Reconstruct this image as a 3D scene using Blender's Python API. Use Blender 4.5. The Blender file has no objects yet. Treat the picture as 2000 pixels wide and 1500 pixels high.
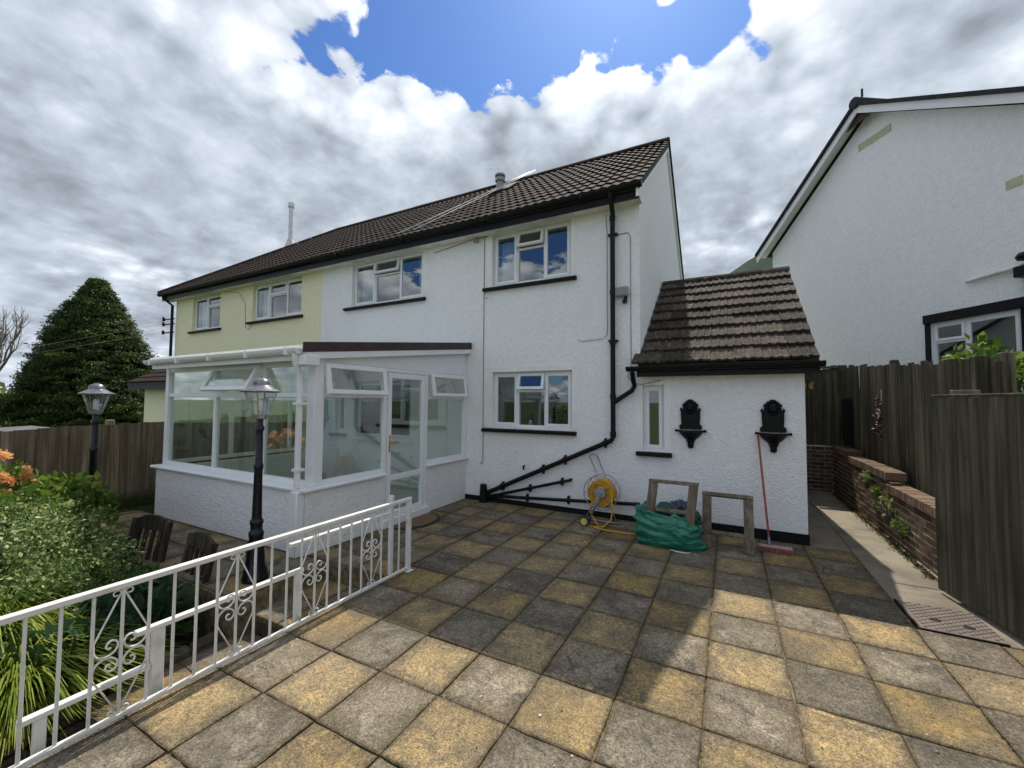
import bpy, bmesh, math, random
import numpy as np
from mathutils import Vector, Matrix, Euler, noise as mnoise
random.seed(7); RNG = np.random.default_rng(11)
S = bpy.context.scene
COL = S.collection
R = math.radians
PI = math.pi

# ------------------------------------------------------------------ camera
cam_d = bpy.data.cameras.new('camera'); cam = bpy.data.objects.new('camera', cam_d); COL.objects.link(cam)
cam_d.sensor_width = 36.0; cam_d.lens = 804.857 / 2000 * 36; cam_d.clip_end = 6000; cam_d.clip_start = 0.05
_y, _p, _r = R(27.7035), R(2.4614), R(0.4052)
_f = Vector((-math.sin(_y) * math.cos(_p), math.cos(_y) * math.cos(_p), math.sin(_p)))
_rt = Vector((math.cos(_y), math.sin(_y), 0)); _up = _rt.cross(_f)
_rt2 = _rt * math.cos(_r) + _up * math.sin(_r); _up2 = _up * math.cos(_r) - _rt * math.sin(_r)
M = Matrix((_rt2, _up2, -_f)).transposed().to_4x4(); M.translation = Vector((0, 0, 1.7))
cam.matrix_world = M
S.camera = cam

# ------------------------------------------------------------------ exposure
S.view_settings.view_transform = 'Standard'; S.view_settings.look = 'None'
S.view_settings.exposure = 1.10; S.view_settings.gamma = 1.0; S.view_settings.use_curve_mapping = False
S.cycles.max_bounces = 6; S.cycles.transparent_max_bounces = 12; S.cycles.use_adaptive_sampling = True; S.cycles.adaptive_threshold = 0.02
S.cycles.use_denoising = True

# ------------------------------------------------------------------ sky and sun
SUN = Vector((-0.125, 0.69, 1.0)).normalized()
SUN_EL = math.asin(SUN.z); SUN_AZ = math.atan2(SUN.x, SUN.y)
W = bpy.data.worlds.new('World'); S.world = W; W.use_nodes = True
wn, wl = W.node_tree.nodes, W.node_tree.links
for n in list(wn): wn.remove(n)

def wmath(op, a, b=None, c=None, clamp=False):
    n = wn.new('ShaderNodeMath'); n.operation = op; n.use_clamp = clamp
    for i, v in enumerate((a, b, c)):
        if v is None: continue
        if isinstance(v, (int, float)): n.inputs[i].default_value = v
        else: wl.new(v, n.inputs[i])
    return n.outputs[0]
def wsmooth(v, a, b, lo=0.0, hi=1.0):
    n = wn.new('ShaderNodeMapRange'); n.interpolation_type = 'SMOOTHSTEP'
    wl.new(v, n.inputs[0]); n.inputs[1].default_value = a; n.inputs[2].default_value = b
    n.inputs[3].default_value = lo; n.inputs[4].default_value = hi
    return n.outputs[0]
def wnoise(vec, scale, detail=6, rough=0.55, dist=0.0, off=(0, 0, 0)):
    m = wn.new('ShaderNodeMapping'); m.inputs['Location'].default_value = off; wl.new(vec, m.inputs['Vector'])
    n = wn.new('ShaderNodeTexNoise'); n.noise_dimensions = '2D'; n.inputs['Scale'].default_value = scale; n.inputs['Detail'].default_value = min(detail, 6)
    n.inputs['Roughness'].default_value = rough; n.inputs['Distortion'].default_value = dist
    wl.new(m.outputs[0], n.inputs['Vector']); return n.outputs[0]
tc = wn.new('ShaderNodeTexCoord'); sep = wn.new('ShaderNodeSeparateXYZ'); wl.new(tc.outputs['Generated'], sep.inputs[0])
dz = wmath('ADD', wmath('MAXIMUM', sep.outputs[2], 0.0), 0.30)
qx = wmath('DIVIDE', sep.outputs[0], dz); qy = wmath('DIVIDE', sep.outputs[1], dz)
cq = wn.new('ShaderNodeCombineXYZ'); wl.new(qx, cq.inputs[0]); wl.new(qy, cq.inputs[1]); Q = cq.outputs[0]
# the gap in the clouds the sun shines through
ex = wmath('ADD', qx, 0.34); ey = wmath('SUBTRACT', qy, 0.655)
ea = wmath('ADD', wmath('MULTIPLY', ex, 0.94), wmath('MULTIPLY', ey, 0.345))
eb = wmath('SUBTRACT', wmath('MULTIPLY', ey, 0.94), wmath('MULTIPLY', ex, 0.345))
er = wmath('SQRT', wmath('ADD', wmath('POWER', wmath('ABSOLUTE', wmath('DIVIDE', ea, 0.35)), 2.0), wmath('POWER', wmath('ABSOLUTE', wmath('DIVIDE', eb, 0.145)), 2.0)))
n_edge = wnoise(Q, 4.6, 9, 0.58, 0.25, (3.1, 1.7, 0.4))
def wvoro(scale, warp):
    v_ = wn.new('ShaderNodeVectorMath'); v_.operation = 'MULTIPLY_ADD'
    nz_ = wn.new('ShaderNodeTexNoise'); nz_.inputs['Scale'].default_value = scale * 0.8; nz_.inputs['Detail'].default_value = 2; nz_.noise_dimensions = '2D'; wl.new(Q, nz_.inputs['Vector'])
    wl.new(nz_.outputs['Color'], v_.inputs[0]); v_.inputs[1].default_value = (warp, warp, 0); wl.new(Q, v_.inputs[2])
    t_ = wn.new('ShaderNodeTexVoronoi'); t_.feature = 'SMOOTH_F1'; t_.voronoi_dimensions = '2D'; t_.inputs['Scale'].default_value = scale; t_.inputs['Smoothness'].default_value = 0.35; wl.new(v_.outputs[0], t_.inputs['Vector']); return t_.outputs['Distance']
v_a = wvoro(7.0, 0.12); v_b = wvoro(15.0, 0.06)
puff = wmath('ADD', wmath('MULTIPLY', wmath('SUBTRACT', 0.42, v_a), 0.75), wmath('MULTIPLY', wmath('SUBTRACT', 0.42, v_b), 0.40))
n_big = wnoise(Q, 0.75, 5, 0.5, 0.3, (7.3, 2.2, 0))
n_mid = wnoise(Q, 1.9, 8, 0.58, 0.3, (1.3, 9.1, 2))
n_pf = wnoise(Q, 8.0, 8, 0.6, 0.2, (5.5, 0.4, 1))
F1 = wmath('ADD', wmath('ADD', wmath('SUBTRACT', er, 1.0), wmath('MULTIPLY', puff, 0.9)), wmath('MULTIPLY', wmath('SUBTRACT', n_edge, 0.5), 1.7))
F2 = wmath('MULTIPLY', wmath('SUBTRACT', wmath('ADD', n_big, wmath('MULTIPLY', wmath('SUBTRACT', n_edge, 0.5), 0.30)), 0.245), 6.0)
# the blue sky behind the viewer that the house windows reflect
gx = wmath('DIVIDE', wmath('ADD', qx, 0.55), 0.62); gy = wmath('DIVIDE', wmath('ADD', qy, 1.05), 0.30)
F3 = wmath('ADD', wmath('SUBTRACT', wmath('SQRT', wmath('ADD', wmath('MULTIPLY', gx, gx), wmath('MULTIPLY', gy, gy))), 1.0), wmath('MULTIPLY', wmath('SUBTRACT', n_edge, 0.5), 2.3))
FF = wmath('MINIMUM', wmath('MINIMUM', F1, F2), F3)
cover = wsmooth(FF, 0.0, 0.12)
edge = wsmooth(FF, 0.0, 1.5, 1.0, 0.0)
val = wmath('ADD', wmath('ADD', 0.345, wmath('MULTIPLY', edge, 0.19)),
            wmath('ADD', wmath('MULTIPLY', wmath('SUBTRACT', n_mid, 0.5), 0.50), wmath('ADD', wmath('MULTIPLY', wmath('SUBTRACT', n_pf, 0.5), 0.28), wmath('MULTIPLY', puff, wmath('ADD', 0.12, wmath('MULTIPLY', edge, 0.55))))))
val = wmath('MAXIMUM', wmath('MINIMUM', val, 0.80), 0.10)
tint = wn.new('ShaderNodeMix'); tint.data_type = 'RGBA'
wl.new(wsmooth(val, 0.3, 0.85), tint.inputs['Factor'])
tint.inputs['A'].default_value = (0.79, 0.89, 1.03, 1); tint.inputs['B'].default_value = (1.0, 1.0, 1.01, 1)
cs = wn.new('ShaderNodeVectorMath'); cs.operation = 'SCALE'; wl.new(tint.outputs['Result'], cs.inputs[0])
CLOUD_GAIN = 8.2
wl.new(wmath('MULTIPLY', val, CLOUD_GAIN), cs.inputs['Scale'])
sky = wn.new('ShaderNodeTexSky'); sky.sky_type = 'NISHITA'; sky.sun_disc = False
sky.sun_elevation = SUN_EL; sky.sun_rotation = SUN_AZ; sky.dust_density = 0.5; sky.ozone_density = 2.0; sky.air_density = 1.0
skt = wn.new('ShaderNodeMix'); skt.data_type = 'RGBA'; skt.blend_type = 'MULTIPLY'; skt.inputs['Factor'].default_value = 1.0
wl.new(sky.outputs[0], skt.inputs['A']); skt.inputs['B'].default_value = (0.25, 0.38, 0.58, 1)
mixc = wn.new('ShaderNodeMix'); mixc.data_type = 'RGBA'
wl.new(cover, mixc.inputs['Factor']); wl.new(skt.outputs['Result'], mixc.inputs['A']); wl.new(cs.outputs[0], mixc.inputs['B'])
bg = wn.new('ShaderNodeBackground'); bg.inputs['Strength'].default_value = 0.11
wl.new(mixc.outputs['Result'], bg.inputs['Color'])
wo = wn.new('ShaderNodeOutputWorld'); wl.new(bg.outputs[0], wo.inputs['Surface'])

sun_d = bpy.data.lights.new('sun', 'SUN'); sun_d.energy = 2.4; sun_d.angle = R(0.53); sun_d.color = (1.0, 0.94, 0.84)
sun = bpy.data.objects.new('sun', sun_d); COL.objects.link(sun)
sun.rotation_euler = SUN.to_track_quat('Z', 'Y').to_euler(); sun.location = (0, 0, 30)

# ------------------------------------------------------------------ helpers
ORG = {}
def org(o): return ORG.get(o.name, Vector((0, 0, 0)))
def tag(o, label=None, cat=None, group=None, kind=None):
    if label: o['label'] = label
    if cat: o['category'] = cat
    if group: o['group'] = group
    if kind: o['kind'] = kind
    return o
def thing(name, label, cat, loc=(0, 0, 0), rotz=0.0, group=None):
    o = bpy.data.objects.new(name, None); COL.objects.link(o); o.empty_display_size = 0.2
    o.location = loc; o.rotation_euler = (0, 0, rotz)
    ORG[o.name] = Vector(loc) if rotz == 0 else Vector((0, 0, 0))
    return tag(o, label, cat, group)

class MB:
    def __init__(s): s.v = []; s.f = []
    def add(s, vs, fs):
        b = len(s.v); s.v += [tuple(v) for v in vs]; s.f += [tuple(i + b for i in f) for f in fs]; return s
    def box(s, x0, x1, y0, y1, z0, z1, m=None):
        vs = [(x0, y0, z0), (x1, y0, z0), (x1, y1, z0), (x0, y1, z0), (x0, y0, z1), (x1, y0, z1), (x1, y1, z1), (x0, y1, z1)]
        if m is not None: vs = [m @ Vector(v) for v in vs]
        return s.add(vs, [(0, 3, 2, 1), (4, 5, 6, 7), (0, 1, 5, 4), (1, 2, 6, 5), (2, 3, 7, 6), (3, 0, 4, 7)])
    def bbox(s, x0, x1, y0, y1, z0, z1, b=0.006, m=None):
        """box with chamfered edges"""
        X, Y, Z = (x0, x1), (y0, y1), (z0, z1); vs = []; key = {}
        for i in (0, 1):
            for j in (0, 1):
                for k in (0, 1):
                    sx, sy, sz = (1, -1)[i] * b, (1, -1)[j] * b, (1, -1)[k] * b
                    for a, d in ((0, (0, sy, sz)), (1, (sx, 0, sz)), (2, (sx, sy, 0))):
                        key[(i, j, k, a)] = len(vs); vs.append((X[i] + d[0], Y[j] + d[1], Z[k] + d[2]))
        fs = []
        for i in (0, 1):
            q = [key[(i, 0, 0, 0)], key[(i, 1, 0, 0)], key[(i, 1, 1, 0)], key[(i, 0, 1, 0)]]; fs.append(q if i else q[::-1])
            q = [key[(0, i, 0, 1)], key[(1, i, 0, 1)], key[(1, i, 1, 1)], key[(0, i, 1, 1)]]; fs.append(q[::-1] if i else q)
            q = [key[(0, 0, i, 2)], key[(1, 0, i, 2)], key[(1, 1, i, 2)], key[(0, 1, i, 2)]]; fs.append(q if i else q[::-1])
        for i in (0, 1):
            for j in (0, 1):
                fs.append([key[(i, j, 0, 0)], key[(i, j, 0, 1)], key[(i, j, 1, 1)], key[(i, j, 1, 0)]])
                fs.append([key[(i, 0, j, 0)], key[(i, 0, j, 2)], key[(i, 1, j, 2)], key[(i, 1, j, 0)]])
                fs.append([key[(0, i, j, 1)], key[(0, i, j, 2)], key[(1, i, j, 2)], key[(1, i, j, 1)]])
                for k in (0, 1): fs.append([key[(i, j, k, 0)], key[(i, j, k, 1)], key[(i, j, k, 2)]])
        if m is not None: vs = [m @ Vector(v) for v in vs]
        return s.add(vs, fs)
    def quad(s, *p): return s.add(p, [tuple(range(len(p)))])
    def tube(s, pts, r, n=8, caps=True, closed=False):
        pts = [Vector(p) for p in pts]; k = len(pts); rs = r if isinstance(r, (list, tuple)) else [r] * k
        vs = []; fs = []; ref = None
        for i, p in enumerate(pts):
            a = pts[(i - 1) % k] if (closed or i > 0) else p; b = pts[(i + 1) % k] if (closed or i < k - 1) else p
            d = (b - a).normalized()
            if ref is None:
                ref = Vector((0, 0, 1)) if abs(d.z) < 0.9 else Vector((1, 0, 0))
            u = (ref - d * ref.dot(d))
            if u.length < 1e-5: u = d.orthogonal()
            u.normalize(); w = d.cross(u); ref = u
            for j in range(n):
                t = 2 * PI * j / n; vs.append(p + (u * math.cos(t) + w * math.sin(t)) * rs[i])
        rng = range(k if closed else k - 1)
        for i in rng:
            i2 = (i + 1) % k
            for j in range(n):
                j2 = (j + 1) % n; fs.append((i * n + j, i * n + j2, i2 * n + j2, i2 * n + j))
        if caps and not closed:
            fs.append(tuple(range(n))[::-1]); fs.append(tuple((k - 1) * n + j for j in range(n)))
        return s.add(vs, fs)
    def lathe(s, prof, n=16, c=(0, 0, 0), a0=0.0):
        c = Vector(c); vs = []; fs = []
        for (r, z) in prof:
            for j in range(n):
                t = a0 + 2 * PI * j / n; vs.append(c + Vector((r * math.cos(t), r * math.sin(t), z)))
        for i in range(len(prof) - 1):
            for j in range(n):
                j2 = (j + 1) % n; fs.append((i * n + j, i * n + j2, (i + 1) * n + j2, (i + 1) * n + j))
        fs.append(tuple(range(n))[::-1]); fs.append(tuple((len(prof) - 1) * n + j for j in range(n)))
        return s.add(vs, fs)
    def prism(s, poly, axis, a, b):
        """extrude a 2D polygon along axis (0 x, 1 y, 2 z) from a to b"""
        n = len(poly); vs = []
        for t in (a, b):
            for (p, q) in poly:
                vs.append({0: (t, p, q), 1: (p, t, q), 2: (p, q, t)}[axis])
        fs = [tuple(range(n)), tuple(range(2 * n - 1, n - 1, -1))]
        for i in range(n): fs.append((i, (i + 1) % n, n + (i + 1) % n, n + i))
        return s.add(vs, fs)
    def build(s, name, mat, parent=None, smooth=False, local=False, origin=None):
        me = bpy.data.meshes.new(name)
        o0 = Vector((0, 0, 0))
        if parent is not None and not local: o0 = org(parent)
        me.from_pydata([(v[0] - o0.x, v[1] - o0.y, v[2] - o0.z) for v in s.v], [], s.f)
        bm = bmesh.new(); bm.from_mesh(me); bmesh.ops.recalc_face_normals(bm, faces=bm.faces); bm.to_mesh(me); bm.free()
        me.materials.append(mat)
        if smooth: me.shade_smooth(); 
        if smooth and smooth is not True: me.set_sharp_from_angle(angle=R(smooth))
        o = bpy.data.objects.new(name, me); COL.objects.link(o)
        if parent is not None: o.parent = parent; ORG[o.name] = o0
        return o
def inst(name, me, parent, loc, rot=(0, 0, 0), scale=(1, 1, 1), absolute=True):
    o = bpy.data.objects.new(name, me); COL.objects.link(o); o.parent = parent
    o.location = Vector(loc) - (org(parent) if absolute else Vector((0, 0, 0))); o.rotation_euler = rot; o.scale = scale
    return o
def mesh_of(mb, mat, name='piece'):
    me = bpy.data.meshes.new(name); me.from_pydata(mb.v, [], mb.f)
    bm = bmesh.new(); bm.from_mesh(me); bmesh.ops.recalc_face_normals(bm, faces=bm.faces); bm.to_mesh(me); bm.free()
    me.materials.append(mat); return me
def big_mesh(name, V, F, tint, mat, parent=None, smooth=False):
    """numpy mesh: V (n,3), F (m,k) faces of one size, tint (m,)"""
    me = bpy.data.meshes.new(name); k = F.shape[1]; o0 = org(parent) if parent is not None else Vector((0, 0, 0))
    V = V - np.array(o0)
    me.vertices.add(len(V)); me.vertices.foreach_set('co', V.astype(np.float32).ravel())
    me.loops.add(F.size); me.loops.foreach_set('vertex_index', F.astype(np.int32).ravel())
    me.polygons.add(len(F)); me.polygons.foreach_set('loop_start', (np.arange(len(F)) * k).astype(np.int32))
    if tint is not None:
        a = me.attributes.new('tint', 'FLOAT', 'FACE'); a.data.foreach_set('value', tint.astype(np.float32))
    me.update(calc_edges=True); me.validate()
    me.materials.append(mat)
    if smooth: me.shade_smooth()
    o = bpy.data.objects.new(name, me); COL.objects.link(o)
    if parent is not None: o.parent = parent; ORG[o.name] = o0
    return o

# ------------------------------------------------------------------ materials
class NT:
    def __init__(s, name):
        s.m = bpy.data.materials.new(name); s.m.use_nodes = True
        s.n, s.l = s.m.node_tree.nodes, s.m.node_tree.links
        s.b = s.n['Principled BSDF']; s.out = s.n['Material Output']
        t = s.n.new('ShaderNodeTexCoord'); s.oi = s.n.new('ShaderNodeObjectInfo')
        c = s.n.new('ShaderNodeVectorMath'); c.operation = 'MULTIPLY_ADD'
        cx = s.n.new('ShaderNodeCombineXYZ')
        s.l.new(s.oi.outputs['Random'], cx.inputs[0]); s.l.new(s.oi.outputs['Random'], cx.inputs[2])
        s.obj = t.outputs['Object']
        c.inputs[1].default_value = (37, 0, 17); s.l.new(cx.outputs[0], c.inputs[0]); s.l.new(t.outputs['Object'], c.inputs[2])
        s.ro = c.outputs[0]
    def noise(s, scale, detail=5, rough=0.55, stretch=(1, 1, 1), dist=0.0, vec=None):
        m = s.n.new('ShaderNodeMapping'); m.inputs['Scale'].default_value = stretch; s.l.new(vec or s.ro, m.inputs['Vector'])
        n = s.n.new('ShaderNodeTexNoise'); n.inputs['Scale'].default_value = scale; n.inputs['Detail'].default_value = detail
        n.inputs['Roughness'].default_value = rough; n.inputs['Distortion'].default_value = dist
        s.l.new(m.outputs[0], n.inputs['Vector']); return n.outputs[0]
    def voro(s, scale, feature='F1', vec=None):
        n = s.n.new('ShaderNodeTexVoronoi'); n.feature = feature; n.inputs['Scale'].default_value = scale
        s.l.new(vec or s.ro, n.inputs['Vector']); return n.outputs[0]
    def rng(s, v, a, b, lo=0.0, hi=1.0):
        n = s.n.new('ShaderNodeMapRange'); n.interpolation_type = 'SMOOTHSTEP'; s.l.new(v, n.inputs[0])
        for i, x in enumerate((a, b, lo, hi)): n.inputs[i + 1].default_value = x
        return n.outputs[0]
    def math(s, op, a, b=None):
        n = s.n.new('ShaderNodeMath'); n.operation = op
        for i, v in enumerate((a, b)):
            if v is None: continue
            if isinstance(v, (int, float)): n.inputs[i].default_value = v
            else: s.l.new(v, n.inputs[i])
        return n.outputs[0]
    def mix(s, f, a, b, mode='MIX'):
        n = s.n.new('ShaderNodeMix'); n.data_type = 'RGBA'; n.blend_type = mode
        for k, v in (('Factor', f), ('A', a), ('B', b)):
            if isinstance(v, (int, float)): n.inputs[k].default_value = v
            elif isinstance(v, tuple): n.inputs[k].default_value = (*v[:3], 1)
            else: s.l.new(v, n.inputs[k])
        return n.outputs['Result']
    def gain(s, col, v):
        n = s.n.new('ShaderNodeVectorMath'); n.operation = 'SCALE'
        if isinstance(col, tuple): n.inputs[0].default_value = col[:3]
        else: s.l.new(col, n.inputs[0])
        s.l.new(v, n.inputs['Scale']); return n.outputs[0]
    def color(s, c):
        if isinstance(c, tuple): s.b.inputs['Base Color'].default_value = (*c[:3], 1)
        else: s.l.new(c, s.b.inputs['Base Color'])
    def rough(s, v):
        if isinstance(v, (int, float)): s.b.inputs['Roughness'].default_value = v
        else: s.l.new(v, s.b.inputs['Roughness'])
    def bump(s, h, strength=0.5, dist=0.01):
        n = s.n.new('ShaderNodeBump'); n.inputs['Strength'].default_value = strength; n.inputs['Distance'].default_value = dist
        s.l.new(h, n.inputs['Height']); s.l.new(n.outputs[0], s.b.inputs['Normal'])
    def rand(s, lo, hi): return s.rng(s.oi.outputs['Random'], 0, 1, lo, hi)

def m_plain(name, c, rough=0.5, var=0.12, scale=8.0, metallic=0.0, bump=0.0, bscale=60.0, spec=0.5):
    t = NT(name); n = t.noise(scale)
    t.color(t.gain(c, t.rng(n, 0.3, 0.7, 1 - var, 1 + var))); t.rough(rough); t.b.inputs['Metallic'].default_value = metallic
    t.b.inputs['Specular IOR Level'].default_value = spec
    if bump: t.bump(t.noise(bscale, 3), bump, 0.004)
    return t.m
def m_render(name, c, dirt, dirt_amt=0.35, bscale=42.0, bstr=0.8):
    t = NT(name)
    big = t.noise(0.9, 6, 0.6, (1, 1, 0.45)); fine = t.noise(bscale, 3, 0.6); v = t.voro(bscale * 0.9)
    h = t.math('ADD', t.math('ADD', t.math('MULTIPLY', fine, 0.9), t.math('MULTIPLY', v, -0.55)), t.math('MULTIPLY', t.math('SUBTRACT', t.noise(bscale * 0.3, 4, 0.6), 0.5), 1.1))
    col = t.mix(t.math('MULTIPLY', t.rng(big, 0.5, 0.78), dirt_amt), c, dirt)
    streak = t.noise(6, 5, 0.65, (1, 1, 0.06))
    col = t.mix(t.math('MULTIPLY', t.rng(streak, 0.58, 0.82), dirt_amt * 0.9), col, dirt)
    pit = t.rng(h, -0.12, 0.55, 0.94, 1.03)
    t.color(t.gain(col, pit)); t.rough(0.9); t.b.inputs['Specular IOR Level'].default_value = 0.2
    t.bump(h, bstr, 0.011); return t.m
def m_wood(name, c1, c2, c3=None, grain=(1, 1, 0.04), scale=22, rough=0.85, rnd=0.25, moss=None):
    t = NT(name); g = t.noise(scale, 6, 0.65, grain, 0.4); b = t.noise(2.2, 5, 0.6, (1, 1, 0.35))
    col = t.mix(t.rng(g, 0.35, 0.68), c1, c2)
    st_ = t.noise(7, 5, 0.6, (1, 1, 0.09), 0.3); col = t.mix(t.math('MULTIPLY', t.rng(st_, 0.50, 0.72), 0.65), col, tuple(min(1, x * 1.5) for x in c2))
    if c3: col = t.mix(t.math('MULTIPLY', t.rng(b, 0.45, 0.72), 0.8), col, c3)
    kn = t.rng(t.voro(5.0), 0.04, 0.09, 0.7, 0.0); col = t.mix(kn, col, tuple(x * .4 for x in c1))
    if moss: col = t.mix(t.math('MULTIPLY', t.rng(t.noise(3.5, 6, 0.7), 0.52, 0.75), 0.6), col, moss)
    t.color(t.gain(col, t.rand(1 - rnd, 1 + rnd))); t.rough(rough); t.b.inputs['Specular IOR Level'].default_value = 0.25
    t.bump(g, 0.5, 0.006); return t.m
def m_slab(name, base, alt, dark, edge, lic=0.45):
    t = NT(name)
    n1 = t.noise(5.0, 7, 0.62, dist=0.5); n2 = t.noise(14, 6, 0.7); n3 = t.noise(95, 3, 0.75); riv = t.noise(11, 6, 0.6, (1, 0.35, 1), 0.8)
    col = t.mix(t.rng(n1, 0.38, 0.66), base, alt)
    col = t.mix(t.rand(0.0, 0.42), col, (0.225, 0.180, 0.115))
    col = t.mix(t.math('MULTIPLY', t.rng(t.noise(3.4, 7, 0.68, dist=0.4), 0.44, 0.64), 0.8), col, dark)
    s = t.n.new('ShaderNodeSeparateXYZ'); t.l.new(t.obj, s.inputs[0])
    d = t.math('MAXIMUM', t.math('ABSOLUTE', s.outputs[0]), t.math('ABSOLUTE', s.outputs[1]))
    d = t.math('ADD', d, t.math('MULTIPLY', t.math('SUBTRACT', n1, 0.5), 0.22))
    col = t.mix(t.math('MULTIPLY', t.rng(d, 0.11, 0.235), t.rand(0.35, 0.95)), col, edge)
    col = t.mix(t.math('MULTIPLY', t.rng(t.noise(16, 6, 0.7, dist=0.6), 0.53, 0.63), 0.55), col, dark)
    col = t.mix(t.math('MULTIPLY', t.rng(t.noise(9, 5, 0.6, (1, 0.5, 1), 0.8), 0.58, 0.66), 0.45), col, tuple(x * 1.35 for x in base))
    col = t.mix(t.math('MULTIPLY', t.rng(t.noise(4.5, 7, 0.72, dist=0.8), 0.54, 0.66), lic), col, (0.050, 0.048, 0.046))
    d2 = t.math('MAXIMUM', t.math('ABSOLUTE', s.outputs[0]), t.math('ABSOLUTE', s.outputs[1])); d2 = t.math('ADD', d2, t.math('MULTIPLY', t.math('SUBTRACT', t.noise(18, 6, 0.7), 0.5), 0.11))
    col = t.mix(t.math('MULTIPLY', t.rng(d2, 0.196, 0.226), 0.75), col, (0.095, 0.072, 0.040))
    gp_ = t.n.new('ShaderNodeNewGeometry'); wpos = gp_.outputs['Position']
    col = t.mix(t.math('MULTIPLY', t.rng(t.noise(1.7, 7, 0.65, vec=wpos), 0.46, 0.70), 0.6), col, (0.100, 0.080, 0.052))
    col = t.mix(t.math('MULTIPLY', t.rng(t.noise(0.9, 6, 0.6, vec=wpos), 0.48, 0.70), 0.40), col, (0.25, 0.20, 0.135))
    sp = t.math('MULTIPLY', t.rng(n3, 0.3, 0.72, 0.48, 1.55), t.rng(t.noise(38, 5, 0.75), 0.3, 0.7, 0.70, 1.28))
    col = t.gain(col, sp)
    col = t.mix(t.rng(t.voro(55), 0.05, 0.11, 0.5, 0.0), col, (0.42, 0.41, 0.37))
    t.color(t.gain(col, t.rand(0.80, 1.20))); t.rough(0.88); t.b.inputs['Specular IOR Level'].default_value = 0.25
    t.bump(t.math('ADD', t.math('MULTIPLY', riv, 1.0), t.math('MULTIPLY', n3, 0.35)), 0.8, 0.014); return t.m
def m_tile(name, c1, c2, lichen, lic_amt, moss=None):
    t = NT(name); n = t.noise(9, 6, 0.65); col = t.mix(t.rng(n, 0.35, 0.65), c1, c2)
    f = t.noise(160, 3, 0.7); col = t.gain(col, t.rng(f, 0.3, 0.7, 0.72, 1.28))
    l = t.rng(t.noise(17, 5, 0.6), 0.62, 0.70); col = t.mix(t.math('MULTIPLY', l, lic_amt), col, lichen)
    if moss: col = t.mix(t.math('MULTIPLY', t.rng(t.noise(12, 6, 0.7), 0.54, 0.66), 0.75), col, moss)
    t.color(t.gain(col, t.rand(0.66, 1.34))); t.rough(0.9); t.b.inputs['Specular IOR Level'].default_value = 0.12
    t.bump(t.math('ADD', n, f), 0.4, 0.006); return t.m
def m_leaf(name, ramp, trans=0.35, rough=0.5):
    t = NT(name); a = t.n.new('ShaderNodeAttribute'); a.attribute_name = 'tint'
    r = t.n.new('ShaderNodeValToRGB'); t.l.new(a.outputs['Fac'], r.inputs[0]); els = r.color_ramp.elements
    while len(els) < len(ramp): els.new(0.5)
    for e, (p, c) in zip(els, ramp): e.position = p; e.color = (*c, 1)
    t.l.new(r.outputs[0], t.b.inputs['Base Color']); t.rough(rough); t.b.inputs['Specular IOR Level'].default_value = 0.3
    tr = t.n.new('ShaderNodeBsdfTranslucent'); t.l.new(r.outputs[0], tr.inputs[0])
    mx = t.n.new('ShaderNodeMixShader'); mx.inputs[0].default_value = trans
    t.l.new(t.b.outputs[0], mx.inputs[1]); t.l.new(tr.outputs[0], mx.inputs[2]); t.l.new(mx.outputs[0], t.out.inputs[0])
    return t.m
def m_glass(name, tint=(0.9, 0.95, 0.93), base=0.05, ior=1.5, gl=(1, 1, 1)):
    t = NT(name); t.n.remove(t.b)
    tr = t.n.new('ShaderNodeBsdfTransparent'); tr.inputs[0].default_value = (*tint, 1)
    g = t.n.new('ShaderNodeBsdfGlossy'); g.inputs['Roughness'].default_value = 0.0; g.inputs[0].default_value = (*gl, 1)
    ge = t.n.new('ShaderNodeNewGeometry'); dt = t.n.new('ShaderNodeVectorMath'); dt.operation = 'DOT_PRODUCT'; t.l.new(ge.outputs['Incoming'], dt.inputs[0]); t.l.new(ge.outputs['Normal'], dt.inputs[1])
    c_ = t.math('ABSOLUTE', dt.outputs['Value']); f0 = ((ior - 1) / (ior + 1)) ** 2
    fr = t.math('ADD', t.math('MULTIPLY', t.math('POWER', t.math('SUBTRACT', 1.0, c_), 5.0), 1 - f0), f0 + base)
    mx = t.n.new('ShaderNodeMixShader'); t.l.new(t.math('MINIMUM', fr, 1.0), mx.inputs[0])
    t.l.new(tr.outputs[0], mx.inputs[1]); t.l.new(g.outputs[0], mx.inputs[2]); t.l.new(mx.outputs[0], t.out.inputs[0]); return t.m

def m_poly():
    t = NT('opal_polycarbonate'); t.color((0.72, 0.73, 0.72)); t.rough(0.4)
    tr = t.n.new('ShaderNodeBsdfTranslucent'); tr.inputs[0].default_value = (0.85, 0.86, 0.84, 1); mx = t.n.new('ShaderNodeMixShader'); mx.inputs[0].default_value = 0.6
    t.l.new(t.b.outputs[0], mx.inputs[1]); t.l.new(tr.outputs[0], mx.inputs[2]); t.l.new(mx.outputs[0], t.out.inputs[0]); return t.m
POLY = m_poly()
WHITE = m_render('white_roughcast', (0.90, 0.90, 0.895), (0.62, 0.60, 0.52), 0.22)
CREAM = m_render('cream_roughcast', (0.90, 0.84, 0.59), (0.68, 0.62, 0.43), 0.16)
WHITE_N = m_render('neighbour_roughcast', (0.87, 0.87, 0.86), (0.64, 0.64, 0.59), 0.22, 30.0, 0.6)
PLASTER = m_plain('smooth_white_paint', (0.86, 0.86, 0.83), 0.75, 0.06, 3.0, bump=0.15)
CREAMP = m_plain('smooth_cream_paint', (0.86, 0.79, 0.55), 0.75, 0.06, 3.0, bump=0.15)
UPVC = m_plain('white_upvc', (0.82, 0.83, 0.84), 0.32, 0.03, 3.0)
SOFFIT = m_plain('aged_white_board', (0.74, 0.73, 0.66), 0.6, 0.14, 4.0)
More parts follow.
